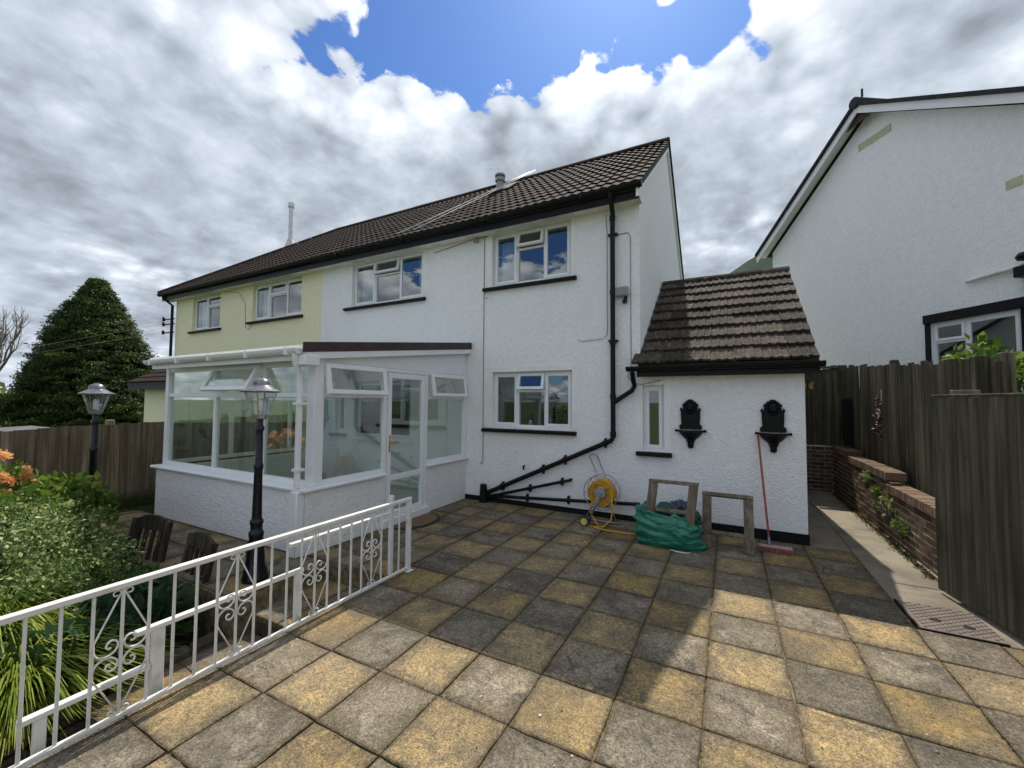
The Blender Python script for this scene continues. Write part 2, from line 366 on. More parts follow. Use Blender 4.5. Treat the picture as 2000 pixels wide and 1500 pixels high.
BLACK = m_plain('black_plastic', (0.008, 0.008, 0.009), 0.42, 0.2, 20.0, spec=0.22)
BLACKP = m_plain('black_paint', (0.010, 0.0095, 0.0095), 0.65, 0.35, 14.0, bump=0.2, spec=0.2)
BROWNF = m_plain('brown_fascia', (0.045, 0.022, 0.018), 0.5, 0.15, 6.0)
IRON = m_plain('black_iron', (0.006, 0.006, 0.0065), 0.5, 0.4, 30.0, bump=0.4, bscale=90, spec=0.25)
LAMPB = m_plain('lamp_black_gloss', (0.007, 0.008, 0.012), 0.22, 0.2, 20.0, spec=0.35)
RUBBER = m_plain('rubber', (0.02, 0.02, 0.02), 0.8, 0.2, 30.0)
STEEL = m_plain('galvanised_steel', (0.38, 0.40, 0.41), 0.38, 0.18, 20.0, 0.85)
GREYP = m_plain('grey_plastic', (0.30, 0.31, 0.32), 0.45, 0.1, 10.0)
CABLE = m_plain('grey_cable', (0.30, 0.29, 0.27), 0.6, 0.2, 10.0)
WCABLE = m_plain('white_cable', (0.75, 0.75, 0.74), 0.5, 0.1, 10.0)
def m_rail():
    t = NT('chalky_white_rail_paint'); gp_ = t.n.new('ShaderNodeNewGeometry'); wp = gp_.outputs['Position']
    col = t.mix(t.math('MULTIPLY', t.rng(t.noise(7, 6, 0.65, vec=wp), 0.48, 0.72), 0.6), (0.74, 0.73, 0.69), (0.44, 0.42, 0.34))
    col = t.mix(t.rng(t.noise(5, 7, 0.7, vec=wp), 0.66, 0.71), col, (0.20, 0.085, 0.035))
    t.color(col); t.rough(0.55); t.bump(t.noise(120, 4, vec=wp), 0.2, 0.003); return t.m
RAILP = m_rail()
YELLOW = m_plain('yellow_hose', (0.62, 0.33, 0.02), 0.4, 0.15, 20.0)
YWHEEL = m_plain('pale_yellow_plastic', (0.55, 0.47, 0.14), 0.5, 0.15, 12.0)
REDP = m_plain('faded_red_paint', (0.36, 0.07, 0.05), 0.55, 0.3, 14.0)
PINKB = m_plain('faded_red_bristle', (0.33, 0.13, 0.10), 0.85, 0.3, 60.0)
BRASS = m_plain('brass', (0.55, 0.38, 0.12), 0.3, 0.1, 10.0, 0.9)
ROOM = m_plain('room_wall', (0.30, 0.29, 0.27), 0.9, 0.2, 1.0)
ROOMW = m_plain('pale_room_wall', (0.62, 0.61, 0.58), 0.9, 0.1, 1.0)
CURT = m_plain('pale_curtain', (0.66, 0.70, 0.74), 0.9, 0.06, 3.0)
FELT = m_plain('roof_felt', (0.05, 0.05, 0.05), 0.9, 0.3, 12.0)
MORTAR = m_plain('mortar', (0.36, 0.32, 0.26), 0.95, 0.3, 30.0, bump=0.6, bscale=120)
JOINT = m_plain('mossy_joint_sand', (0.155, 0.118, 0.062), 0.95, 0.5, 16.0, bump=0.7, bscale=140)
SOIL = m_plain('garden_soil', (0.035, 0.026, 0.018), 0.95, 0.5, 14.0, bump=0.9, bscale=60)
TURF = m_plain('turf', (0.06, 0.085, 0.025), 0.95, 0.4, 2.0, bump=0.8, bscale=80)
HILLM = m_plain('far_hill_green', (0.055, 0.072, 0.055), 1.0, 0.3, 0.02, spec=0.0)
GLASS = m_glass('window_glass', (0.82, 0.87, 0.87), 0.08, 1.5)
CGLASS = m_glass('conservatory_glass', (0.82, 0.875, 0.85), 0.10, 1.5)
LGLASS = m_glass('lantern_glass', (0.93, 0.95, 0.95), 0.08, 1.5)
SLAB_Y = m_slab('buff_slab', (0.345, 0.238, 0.095), (0.26, 0.182, 0.085), (0.150, 0.122, 0.082), (0.128, 0.102, 0.066))
SLAB_G = m_slab('grey_slab', (0.235, 0.200, 0.152), (0.165, 0.140, 0.106), (0.095, 0.082, 0.065), (0.115, 0.090, 0.056), 0.8)
TILE = m_tile('brown_roof_tile', (0.026, 0.018, 0.015), (0.048, 0.033, 0.027), (0.15, 0.13, 0.10), 0.25)
TILE_L = m_tile('weathered_grey_tile', (0.086, 0.070, 0.055), (0.042, 0.034, 0.027), (0.40, 0.38, 0.34), 0.55, (0.022, 0.018, 0.012))
TILE_N = m_tile('slate_verge', (0.03, 0.03, 0.035), (0.045, 0.043, 0.045), (0.1, 0.1, 0.1), 0.1)
BRICK = m_tile('weathered_red_brown_brick', (0.135, 0.085, 0.056), (0.092, 0.064, 0.044), (0.24, 0.20, 0.15), 0.35, (0.055, 0.048, 0.024))
COPING = m_tile('pale_brick_coping', (0.215, 0.145, 0.098), (0.155, 0.108, 0.075), (0.30, 0.25, 0.19), 0.3)
FENCE_L = m_wood('brown_grey_fence', (0.125, 0.092, 0.058), (0.30, 0.245, 0.17), (0.10, 0.072, 0.044), scale=26, moss=(0.10, 0.105, 0.045))
FENCE_R = m_wood('dark_green_fence', (0.036, 0.030, 0.018), (0.150, 0.130, 0.086), (0.028, 0.025, 0.013), scale=24, moss=(0.050, 0.058, 0.018))
GATE_W = m_wood('dark_gate_timber', (0.046, 0.041, 0.024), (0.115, 0.104, 0.070), (0.032, 0.030, 0.016), scale=18, rnd=0.14, moss=(0.050, 0.056, 0.020))
TIMBER = m_wood('weathered_grey_timber', (0.120, 0.092, 0.064), (0.225, 0.182, 0.132), (0.080, 0.062, 0.043), scale=30, rnd=0.15)
ROTTEN = m_wood('dark_rotten_timber', (0.018, 0.012, 0.009), (0.075, 0.058, 0.044), (0.012, 0.009, 0.007), scale=28)
BARK = m_wood('bark', (0.075, 0.060, 0.046), (0.16, 0.14, 0.12), None, (1, 1, 0.2), 14, rnd=0.1)
def m_tarp():
    t = NT('green_woven_tarp'); n = t.noise(7, 5, 0.6)
    t.color(t.mix(t.rng(n, 0.3, 0.7), (0.010, 0.135, 0.080), (0.024, 0.215, 0.135))); t.rough(0.33)
    t.bump(t.noise(22, 5, 0.65, dist=1.2), 0.35, 0.012); return t.m
TARP = m_tarp()
def m_concrete():
    t = NT('path_concrete'); n = t.noise(1.6, 7, 0.65); f = t.noise(130, 3, 0.7)
    c = t.mix(t.rng(n, 0.38, 0.66), (0.24, 0.205, 0.15), (0.135, 0.115, 0.085)); t.color(t.gain(c, t.rng(f, 0.3, 0.7, 0.78, 1.2))); t.rough(0.92)
    t.bump(f, 0.5, 0.006); return t.m
CONC = m_concrete()
def m_stone():
    t = NT('mossy_stone'); n = t.noise(6, 7, 0.65); c = t.mix(t.rng(n, 0.38, 0.64), (0.11, 0.092, 0.068), (0.045, 0.038, 0.028)); t.color(t.gain(c, t.rand(0.8, 1.2)))
    t.rough(0.92); t.bump(t.noise(30, 6, 0.65), 0.8, 0.02); return t.m
STONE = m_stone()
MANH = m_plain('rust_pink_iron', (0.118, 0.088, 0.072), 0.7, 0.25, 9.0, bump=0.5, bscale=80)
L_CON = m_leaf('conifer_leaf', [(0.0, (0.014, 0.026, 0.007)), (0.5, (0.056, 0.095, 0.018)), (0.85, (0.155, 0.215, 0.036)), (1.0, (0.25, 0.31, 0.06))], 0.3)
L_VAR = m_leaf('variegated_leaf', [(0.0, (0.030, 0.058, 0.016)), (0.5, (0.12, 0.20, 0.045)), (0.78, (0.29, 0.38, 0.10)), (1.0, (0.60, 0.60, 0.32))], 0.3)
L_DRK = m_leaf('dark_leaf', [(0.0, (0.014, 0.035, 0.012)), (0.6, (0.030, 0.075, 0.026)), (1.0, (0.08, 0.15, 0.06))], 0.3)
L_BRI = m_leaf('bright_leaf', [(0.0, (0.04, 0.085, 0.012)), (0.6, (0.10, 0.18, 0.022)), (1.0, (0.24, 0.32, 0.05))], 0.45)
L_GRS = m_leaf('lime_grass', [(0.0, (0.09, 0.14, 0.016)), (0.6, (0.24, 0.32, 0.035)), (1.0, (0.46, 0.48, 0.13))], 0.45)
L_LWN = m_leaf('lawn_grass', [(0.0, (0.035, 0.055, 0.014)), (0.6, (0.07, 0.095, 0.025)), (1.0, (0.17, 0.16, 0.06))], 0.4)
L_FLW = m_leaf('orange_blossom', [(0.0, (0.80, 0.34, 0.12)), (0.6, (0.90, 0.52, 0.22)), (1.0, (0.93, 0.70, 0.38))], 0.35)
L_HDG = m_leaf('hedge_leaf', [(0.0, (0.010, 0.022, 0.006)), (0.6, (0.035, 0.065, 0.016)), (1.0, (0.075, 0.11, 0.03))], 0.25)

YF = 6.121          # plane of the house front
Z0 = 0.0

# ------------------------------------------------------------------ ground and levels
def sheet(name, pts, z, mat, kind='structure'):
    mb = MB(); mb.quad(*[(x, y, z) for x, y in pts]); o = mb.build(name, mat); return tag(o, kind=kind)
def slabbox(name, x0, x1, y0, y1, z0, z1, mat):
    o = MB().box(x0, x1, y0, y1, z0, z1).build(name, mat); return tag(o, kind='structure')
sheet('ground', [(-2500, -2500), (2500, -2500), (2500, 2500), (-2500, 2500)], -0.78, TURF)
patio = MB()
patio.box(-2.96, 1.24, -2.2, 6.3, -0.79, -0.016)
patio.box(-4.2, -2.965, 3.04, 6.3, -0.79, -0.016)
patio.box(-8.1, -3.75, 2.08, 3.035, -0.79, -0.016)
PATIO = patio.build('patio', JOINT); tag(PATIO, kind='structure')
path = MB(); path.box(1.245, 1.98, 4.28, 10.4, -0.79, -0.02); path.box(0.80, 1.24, 6.31, 10.4, -0.79, -0.02); path.box(1.245, 2.3, -2.2, 4.275, -0.79, -0.016)
PATH = tag(path.build('path', JOINT), kind='structure')
for (xa, xb, ya, yb) in ((1.75, 1.975, 4.285, 4.80), (1.25, 1.975, 4.822, 5.26), (1.25, 1.975, 5.268, 7.20), (1.25, 1.975, 7.208, 10.39), (.855, 1.243, 6.13, 8.2), (.855, 1.243, 8.208, 10.39)):
    MB().bbox(xa, xb, ya, yb, -.05, random.uniform(-.006, -.001), .005).build('concrete_bay', CONC, PATH)
slabbox('planting_bed', -8.5, -3.94, -2.5, 2.07, -0.79, -0.50, SOIL)
slabbox('lawn', -8.9, -8.12, -2.5, 6.3, -0.79, 0.02, TURF)
bk = MB(); bk.box(1.99, 30, -6, 60, -0.79, 0.58); bk.box(-1.0, 1.985, 10.42, 60, -0.79, 0.80)
tag(bk.build('raised_bank', TURF), kind='structure')

# steps between the railing and the planting bed
st = thing('garden_steps', 'mossy paved garden steps going down between white railing and planting bed', 'steps', (-3.35, 2.0, -0.78))
STEPS = []
for (y0, y1, z) in ((2.25, 3.03, -0.175), (1.20, 2.245, -0.335), (0.15, 1.195, -0.50)):
    MB().bbox(-3.80, -2.97, y0, y1, -0.78, z - 0.05, 0.008).build('riser', STONE, st)
    STEPS.append((y0, y1, z))
# low stone edging of the bed
kb = thing('stone_edging', 'low dark stone edging holding back the planting bed beside the steps', 'edging', (-3.82, 1.0, -0.78))
y = -1.2
while y < 2.05:
    L = random.uniform(0.34, 0.55); y1 = min(y + L, 2.07)
    for c in range(3):
        dy = 0.12 * (c % 2)
        MB().bbox(-3.95 + random.uniform(0, .02), -3.812 - random.uniform(0, .012), y + 0.006, y1 - 0.006, -0.78 + 0.172 * c, -0.78 + 0.172 * (c + 1) - 0.008 + random.uniform(-.01, .004), 0.02).build('stone', STONE, kb)
    y = y1

# ------------------------------------------------------------------ paving slabs
PX, PY, X0, Y0 = 0.4555, 0.4600, -0.145, 2.445
def slab_mesh(mat, seed):
    rr = random.Random(seed); h = 0.2235; b = 0.006
    n = 5; top = []; 
    mb = MB(); vs = []; ring = []
    per = []
    for i in range(n): per.append((-h + 2 * h * i / n, -h))
    for i in range(n): per.append((h, -h + 2 * h * i / n))
    for i in range(n): per.append((h - 2 * h * i / n, h))
    for i in range(n): per.append((-h, h - 2 * h * i / n))
    per = [(x + rr.uniform(-.006, .003), y + rr.uniform(-.006, .003)) for x, y in per]
    k = len(per)
    vs += [(x, y, -0.045) for x, y in per]; vs += [(x, y, -0.005) for x, y in per]
    vs += [(x * (1 - 0.03), y * (1 - 0.03), rr.uniform(-.0015, .0)) for x, y in per]
    fs = []
    for r in (0, 1):
        for i in range(k): fs.append((r * k + i, r * k + (i + 1) % k, (r + 1) * k + (i + 1) % k, (r + 1) * k + i))
    fs.append(tuple(2 * k + i for i in range(k)))
    mb.add(vs, fs); return mesh_of(mb, mat, 'slab')
SLY = [slab_mesh(SLAB_Y, i) for i in range(4)]; SLG = [slab_mesh(SLAB_G, 10 + i) for i in range(4)]
def put_slab(x0, x1, y0, y1, yellow, z=0.0):
    me = random.choice(SLY if yellow else SLG); g = 0.008
    sx, sy = (x1 - x0 - g) / 0.447, (y1 - y0 - g) / 0.447
    rot = (R(random.uniform(-.35, .35)), R(random.uniform(-.35, .35)), 0)
    if abs(sx - 1) < .05 and abs(sy - 1) < .05: rz = random.choice((0, PI / 2, PI, -PI / 2)); rot = (rot[0], rot[1], rz + R(random.uniform(-.35, .35)))
    if abs(rot[2]) % PI > 0.5 and abs(rot[2]) % PI < 2.6: sx, sy = sy, sx
    inst('slab', me, PATIO, ((x0 + x1) / 2, (y0 + y1) / 2, z + random.uniform(-.002, .002)), rot, (sx, sy, 1))
for i in range(-6, 3):
    for j in range(-8, 8):
        xa, xb = X0 + PX * i, X0 + PX * (i + 1); ya, yb = Y0 + PY * j, Y0 + PY * (j + 1)
        if i == -6: xa = -2.95
        yb = min(yb, 6.115)
        put_slab(xa, xb, ya, yb, (i + j) % 2 != 0)
for j in range(-8, 4):
    ya, yb = Y0 + PY * j, min(Y0 + PY * (j + 1), 4.27)
    put_slab(1.225, 1.68, ya, yb, (3 + j) % 2 != 0); put_slab(1.685, 2.1, ya, yb, j % 2 != 0)
xs = [-2.955, -3.40, -3.76, -4.115]; ys = [3.045, 3.365, 3.825, 4.285, 4.745, 5.205, 5.665, 6.115]
for a in range(3):
    for b in range(7): put_slab(xs[a + 1], xs[a], ys[b], ys[b + 1], (a + b) % 2 == 0)
x = -3.755; k = 0
while x > -8.0:
    for q, (ya, yb) in enumerate(((2.09, 2.55), (2.56, 2.985))): put_slab(max(x - 0.52, -8.1), x, ya, yb, (k + q) % 2 == 0)
    x -= 0.525; k += 1

for si, (y0, y1, z) in enumerate(STEPS):
    for k, (xa, xb) in enumerate(((-3.805, -3.39), (-3.382, -2.965))):
        for q in range(2):
            ya = y0 - 0.02 + (y1 - y0 + 0.015) * q / 2; yb = y0 - 0.02 + (y1 - y0 + 0.015) * (q + 1) / 2 - 0.006
            inst('tread_slab', random.choice(SLY if (k + q + si) % 2 else SLG), st, ((xa + xb) / 2, (ya + yb) / 2, z), (0, 0, 0), ((xb - xa) / .447, (yb - ya) / .447, 1))

# ------------------------------------------------------------------ windows
def facade(mb, x0, x1, z0, z1, holes, y=YF, depth=0.12):
    xs = sorted({x0, x1, *[h[0] for h in holes], *[h[1] for h in holes]}); zs = sorted({z0, z1, *[h[2] for h in holes], *[h[3] for h in holes]})
    for a, b in zip(xs, xs[1:]):
        for c, d in zip(zs, zs[1:]):
            mx, mz = (a + b) / 2, (c + d) / 2
            if any(h[0] < mx < h[1] and h[2] < mz < h[3] for h in holes): continue
            mb.quad((a, y, c), (b, y, c), (b, y, d), (a, y, d))
    for (a, b, c, d) in holes:
        mb.quad((a, y, c), (a, y + depth, c), (a, y + depth, d), (a, y, d)); mb.quad((b, y, c), (b, y, d), (b, y + depth, d), (b, y + depth, c))
        mb.quad((a, y, c), (b, y, c), (b, y + depth, c), (a, y + depth, c)); mb.quad((a, y, d), (a, y + depth, d), (b, y + depth, d), (b, y, d))
def room(parent, x0, x1, z0, z1, y, d=2.2, mat=None, z_low=0.9):
    mb = MB(); a, b, c, e = x0 - .6, x1 + .6, z0 - z_low, z1 + .12
    mb.quad((a, y + d, c), (b, y + d, c), (b, y + d, e), (a, y + d, e)); mb.quad((a, y, c), (a, y + d, c), (a, y + d, e), (a, y, e)); mb.quad((b, y, c), (b, y, e), (b, y + d, e), (b, y + d, c))
    mb.quad((a, y, c), (b, y, c), (b, y + d, c), (a, y + d, c)); mb.quad((a, y, e), (a, y + d, e), (b, y + d, e), (b, y, e))
    # front return walls so the room is closed but for the opening
    mb.quad((a, y, c), (b, y, c), (b, y, z0), (a, y, z0)); mb.quad((a, y, z1), (b, y, z1), (b, y, e), (a, y, e))
    mb.quad((a, y, z0), (x0, y, z0), (x0, y, z1), (a, y, z1)); mb.quad((x1, y, z0), (b, y, z0), (b, y, z1), (x1, y, z1))
    return mb.build('room', mat or ROOM, parent)
def ring(mb, x0, x1, z0, z1, y0, y1, w):
    mb.bbox(x0, x0 + w, y0, y1, z0, z1, .004); mb.bbox(x1 - w, x1, y0, y1, z0, z1, .004)
    mb.bbox(x0 + w, x1 - w, y0 + .001, y1 - .001, z0, z0 + w, .004); mb.bbox(x0 + w, x1 - w, y0 + .001, y1 - .001, z1 - w, z1, .004)
def curtain(parent, x0, x1, z0, z1, y, mat=CURT):
    n = 26; mb = MB(); vs = []
    for i in range(n + 1):
        x = x0 + (x1 - x0) * i / n; yy = y + 0.018 * math.sin(i * 1.7) + .006 * math.sin(i * 3.1)
        vs += [(x, yy, z0), (x, yy, z1)]
    mb.add(vs, [(2 * i, 2 * i + 2, 2 * i + 3, 2 * i + 1) for i in range(n)])
    o = mb.build('curtain', mat, parent, True); sm = o.modifiers.new('thickness', 'SOLIDIFY'); sm.thickness = 0.004; return o
def window(parent, x0, x1, z0, z1, lights, y=YF + 0.075, sill=None, curtains=(), open_fan=True, fan_h=0.27, sill_mat=None, glass=None):
    """lights: list of (fraction, 'full' | 'fan')"""
    G = glass or GLASS
    mb = MB(); fw = 0.045; ring(mb, x0, x1, z0, z1, y, y + 0.07, fw)
    tot = sum(l[0] for l in lights); x = x0 + fw; W_ = x1 - x0 - 2 * fw; spans = []
    for i, (fr, kind) in enumerate(lights):
        xe = x + W_ * fr / tot; a, b = x, xe
        if i > 0: a += 0.02
        if i < len(lights) - 1: b -= 0.02; mb.bbox(b, b + 0.04, y + .002, y + 0.068, z0 + fw, z1 - fw, .004)
        spans.append((a, b, kind)); x = xe
    panes = []; sashes = []
    for (a, b, kind) in spans:
        za, zb = z0 + fw, z1 - fw
        if kind == 'fan':
            zt = zb - fan_h; mb.bbox(a, b, y + .003, y + 0.066, zt - 0.025, zt + 0.015, .004)
            s = MB(); ring(s, a - .012, b + .012, zt + .006, zb + .012, y - 0.028, y + 0.022, 0.048)
            sashes.append((s, a, b, zt + .015, zb)); panes.append((a + .004, b - .004, za + .004, zt - 0.028))
        elif kind == 'sash':
            s = MB(); ring(s, a - .01, b + .01, za - .01, zb + .01, y - 0.022, y + 0.03, 0.045); sashes.append((s, a, b, za, zb, 'fixed'))
        else: panes.append((a + .004, b - .004, za + .004, zb - .004))
    fr = mb.build('window', UPVC, parent)
    for (a, b, c, d) in panes: MB().box(a, b, y + 0.03, y + 0.036, c, d).build('pane', G, fr)
    for t in sashes:
        s, a, b, c, d = t[:5]; is_open = open_fan and len(t) == 5
        p = MB().box(a + .03, b - .03, y - 0.004, y + 0.002, c + .03, d - .03)
        if is_open:
            piv = Vector((0, y + 0.02, d)); rot = Matrix.Translation(piv) @ Matrix.Rotation(R(-13), 4, 'X') @ Matrix.Translation(-piv)
            s.v = [tuple(rot @ Vector(v)) for v in s.v]; p.v = [tuple(rot @ Vector(v)) for v in p.v]
        s.build('sash', UPVC, fr); p.build('pane', G, fr)
    for (a, b) in curtains: curtain(fr, x0 + (x1 - x0) * a, x0 + (x1 - x0) * b, z0 + .03, z1 - .03, y + 0.14)
    if sill:
        MB().prism([(YF - .07, sill[2]), (YF - .07, sill[2] + .05), (y + .0, sill[2] + .072), (y + .0, sill[2])], 0, sill[0], sill[1]).build('sill', sill_mat or BLACKP, fr)
    return fr

THREE = [(0.43, 'sash'), (0.52, 'fan'), (0.45, 'sash')]
# ------------------------------------------------------------------ roof tiles
PITCH = math.atan2(7.40 - 4.80, 9.27 - 5.78)
def tile_mb(w, length, kind, m=None):
    prof = []; th_ = 0.022 if kind == 'roll' else 0.034
    if kind == 'roll':
        for i in range(9):
            u = i / 8; prof.append((u * w, 0.020 * (0.5 - 0.5 * math.cos(4 * PI * u)) ))
    else:
        for u, h in ((0, .012), (.06, .012), (.10, 0), (.30, 0), (.34, .012), (.42, .012), (.46, .002), (.62, 0), (.66, .012), (.76, .012), (.80, 0), (1.0, 0.0)): prof.append((u * w, h))
    n = len(prof); vs = []
    lift = 0.030 if kind == 'roll' else 0.048
    for (x, h) in prof: vs.append((x, 0, lift + h))
    for (x, h) in prof: vs.append((x, length, h))
    for (x, h) in prof: vs.append((x, 0.002, lift + h - th_))
    fs = [(i, i + 1, n + i + 1, n + i) for i in range(n - 1)] + [(2 * n + i, 2 * n + i + 1, i + 1, i) for i in range(n - 1)]
    fs += [(0, n, 2 * n), (n - 1, 3 * n - 1, 2 * n - 1)]
    if m is not None: vs = [m @ Vector(v) for v in vs]
    return vs, fs
def tile_mesh(w, L, kind, mat):
    mb = MB(); mb.add(*tile_mb(w, L, kind)); return mesh_of(mb, mat, 'roof_tile')
def ridge_mb(r=0.12, L=0.45, n=7):
    mb = MB(); vs = []
    for x in (0, L):
        for i in range(n): t = PI * i / (n - 1); vs.append((x, r * math.cos(t), r * math.sin(t)))
        for i in range(n): t = PI * i / (n - 1); vs.append((x, (r - .015) * math.cos(t), (r - .015) * math.sin(t)))
    fs = [(i, i + 1, 2 * n + i + 1, 2 * n + i) for i in range(n - 1)]
    fs += [(i, i + 1, n + i + 1, n + i) for i in range(n - 1)] + [(2 * n + i, 2 * n + i + 1, 3 * n + i + 1, 3 * n + i) for i in range(n - 1)]
    mb.add(vs, fs); return mb

EAVE_Y, EAVE_Z, RIDGE_Y = 5.83, 4.80, 9.27
RIDGE_Z = EAVE_Z + math.tan(PITCH) * (RIDGE_Y - EAVE_Y)
REAR_Y = 2 * RIDGE_Y - EAVE_Y
TW, TG = 0.30, 0.335
SL = math.hypot(RIDGE_Y - EAVE_Y, RIDGE_Z - EAVE_Z); NC = int(SL / TG) + 1

# ------------------------------------------------------------------ white house
XR, XD, XL = -1.12, -8.054, -14.52
WH = thing('white_house', 'white roughcast semi-detached house with brown tiled roof and black downpipe', 'house', (-4.6, YF, 0))
H_UR = (-3.62, -2.18, 3.70, 4.62); H_UM = (-7.09, -5.17, 3.70, 4.62); H_GF = (-3.60, -2.16, 1.27, 2.20); H_C = (-6.9, -5.4, 0.95, 2.10)
wall = MB(); facade(wall, XD, XR, 0.0, 4.72, [H_UR, H_UM, H_GF, H_C])
yr = 2 * RIDGE_Y - YF
wall.quad((XR, YF, 0), (XR, yr, 0), (XR, yr, 4.95), (XR, RIDGE_Y, RIDGE_Z - 0.06), (XR, YF, 4.95))
wall.quad((XD, yr, 0), (XR, yr, 0), (XR, yr, 4.95), (XD, yr, 4.95))
wall.quad((XD, YF, 4.72), (XR, YF, 4.72), (XR, YF, 4.95), (XD, YF, 4.95))
wall.build('wall', WHITE, WH)
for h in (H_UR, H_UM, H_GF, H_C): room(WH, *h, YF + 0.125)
window(WH, *H_UR, THREE, sill=(-3.78, -2.08, 3.62), curtains=((0.05, 0.27),))
window(WH, *H_UM, THREE, sill=(-7.28, -5.08, 3.62), curtains=((0.04, 0.25), (0.86, 0.96)))
wg = window(WH, *H_GF, THREE, sill=(-3.77, -2.08, 1.185), fan_h=0.27)
window(WH, *H_C, [(1, 'sash'), (1, 'sash')], sill=(-6.95, -5.35, 0.88), sill_mat=UPVC)
MB().bbox(-3.6, -2.16, YF + .15, YF + .36, 1.235, 1.268, .004).build('inner_sill', UPVC, wg)
for nm, lab, x, prof, mt in (('soap_bottle', 'tall pale blue bottle standing inside the ground floor kitchen window', -2.62, [(.03, 0), (.033, .02), (.033, .13), (.014, .17), (.014, .20), (.02, .205), (.02, .225)], m_plain('pale_blue_plastic', (.45, .62, .72), .3)),
                             ('jar', 'short white jar standing inside the ground floor kitchen window', -2.98, [(.03, 0), (.03, .10), (.022, .115), (.022, .125)], m_plain('white_pot', (.75, .75, .73), .4))):
    o = MB().lathe([(r, z + 1.27) for r, z in prof], 14, (x, YF + .24, 0)).build(nm, mt, None, 40); tag(o, lab, nm.split('_')[-1])
# smooth bands beside the openings
def band(parent, x0, x1, z0, z1, mat=PLASTER): MB().bbox(x0, x1, YF - 0.006, YF + .02, z0, z1, .003).build('plaster_band', mat, parent)
band(WH, -3.765, -3.622, 3.69, 4.70); band(WH, -2.178, -2.09, 3.69, 4.70); band(WH, -7.24, -7.092, 3.69, 4.70); band(WH, -5.168, -5.09, 3.69, 4.70)
band(WH, -3.755, -3.602, 1.26, 2.30); band(WH, -2.158, -2.07, 1.26, 2.30); band(WH, -3.60, -2.16, 2.202, 2.30)
MB().box(-4.12, XR, YF - 0.02, YF + .02, -0.01, 0.075).build('plinth', BLACKP, WH)
# roof
def roof_body(mb, x0, x1, hip=False):
    t = 0.09
    if not hip:
        mb.prism([(EAVE_Y + .02, EAVE_Z - t), (EAVE_Y + .02, EAVE_Z - .012), (RIDGE_Y, RIDGE_Z - .012), (REAR_Y, EAVE_Z - .012), (REAR_Y, EAVE_Z - t), (RIDGE_Y, RIDGE_Z - t - .03)], 0, x0, x1)
    else:
        hx = x0 + (RIDGE_Y - EAVE_Y); e, r = EAVE_Z - .012, RIDGE_Z - .012
        A, B, Cc, D_ = (x0, EAVE_Y + .02, e), (x0, REAR_Y, e), (x1, EAVE_Y + .02, e), (x1, REAR_Y, e); Rl, Rr = (hx, RIDGE_Y, r), (x1, RIDGE_Y, r)
        mb.quad(A, Cc, Rr, Rl); mb.quad(A, Rl, B); mb.quad(B, Rl, Rr, D_); mb.quad(A, B, D_, Cc)
rb = MB(); roof_body(rb, XD, XR + 0.05); ROOF = rb.build('roof', FELT, WH)
me_t = tile_mesh(TW, 0.42, 'roll', TILE)
sp, cp = math.sin(PITCH), math.cos(PITCH)
nx = int((XR + 0.07 - XD) / TW); TWx = (XR + 0.07 - XD) / nx
cells = [(c, k) for c in range(NC) for k in range(nx)]
cells.sort(key=lambda q: -q[1]); own = set(cells[:300]); rest = MB()
for (c, k) in cells:
    x = XD + k * TWx; s = c * TG - 0.03
    if s + 0.30 > SL: s = SL - 0.36
    y_, z_ = EAVE_Y + cp * s, EAVE_Z + sp * s
    if (c, k) in own:
        inst('roof_tile', me_t, ROOF, (x, y_, z_ + random.uniform(0, .004)), (PITCH, 0, R(random.uniform(-.5, .5))), (TWx / TW, 1, 1))
    else:
        rest.add(*tile_mb(TWx, 0.42, 'roll', Matrix.Translation((x, y_, z_)) @ Matrix.Rotation(PITCH, 4, 'X')))
if rest.v: tag(rest.build('roof_tiles_far', TILE, ROOF), kind='stuff')
me_r = mesh_of(ridge_mb(), TILE, 'ridge_tile')
nr = int((XR + 0.06 - XD) / 0.44) + 1
for k in range(nr): inst('ridge_tile', me_r, ROOF, (XR + 0.06 - (k + 1) * 0.44, RIDGE_Y, RIDGE_Z - 0.035 + random.uniform(0, .006)), (R(random.uniform(-2, 2)), 0, 0))
# rear slope in one sheet of tiles is hidden; a plain verge closes the gable
vg = MB()
for (ya, yb) in ((EAVE_Y, RIDGE_Y), (REAR_Y, RIDGE_Y)):
    vg.prism([(ya, EAVE_Z - .20), (ya, EAVE_Z - .02), (yb, RIDGE_Z - .02), (yb, RIDGE_Z - .20)], 0, XR + 0.006, XR + 0.045)
vg.build('bargeboard', PLASTER, WH)
ve = MB()
for (ya, yb) in ((REAR_Y, RIDGE_Y),):
    ve.prism([(ya, EAVE_Z - .02), (ya, EAVE_Z + .04), (yb, RIDGE_Z + .04), (yb, RIDGE_Z - .02)], 0, XR + 0.0, XR + 0.075)
ve.build('verge_tiles', TILE, WH)
def eaves(parent, x0, x1, sof, fm):
    MB().box(x0, x1, EAVE_Y + .05, EAVE_Y + .072, 4.60, 4.775).build('fascia', fm, parent)
    MB().box(x0, x1, EAVE_Y + .073, YF - .001, 4.615, 4.64).build('soffit', sof, parent)
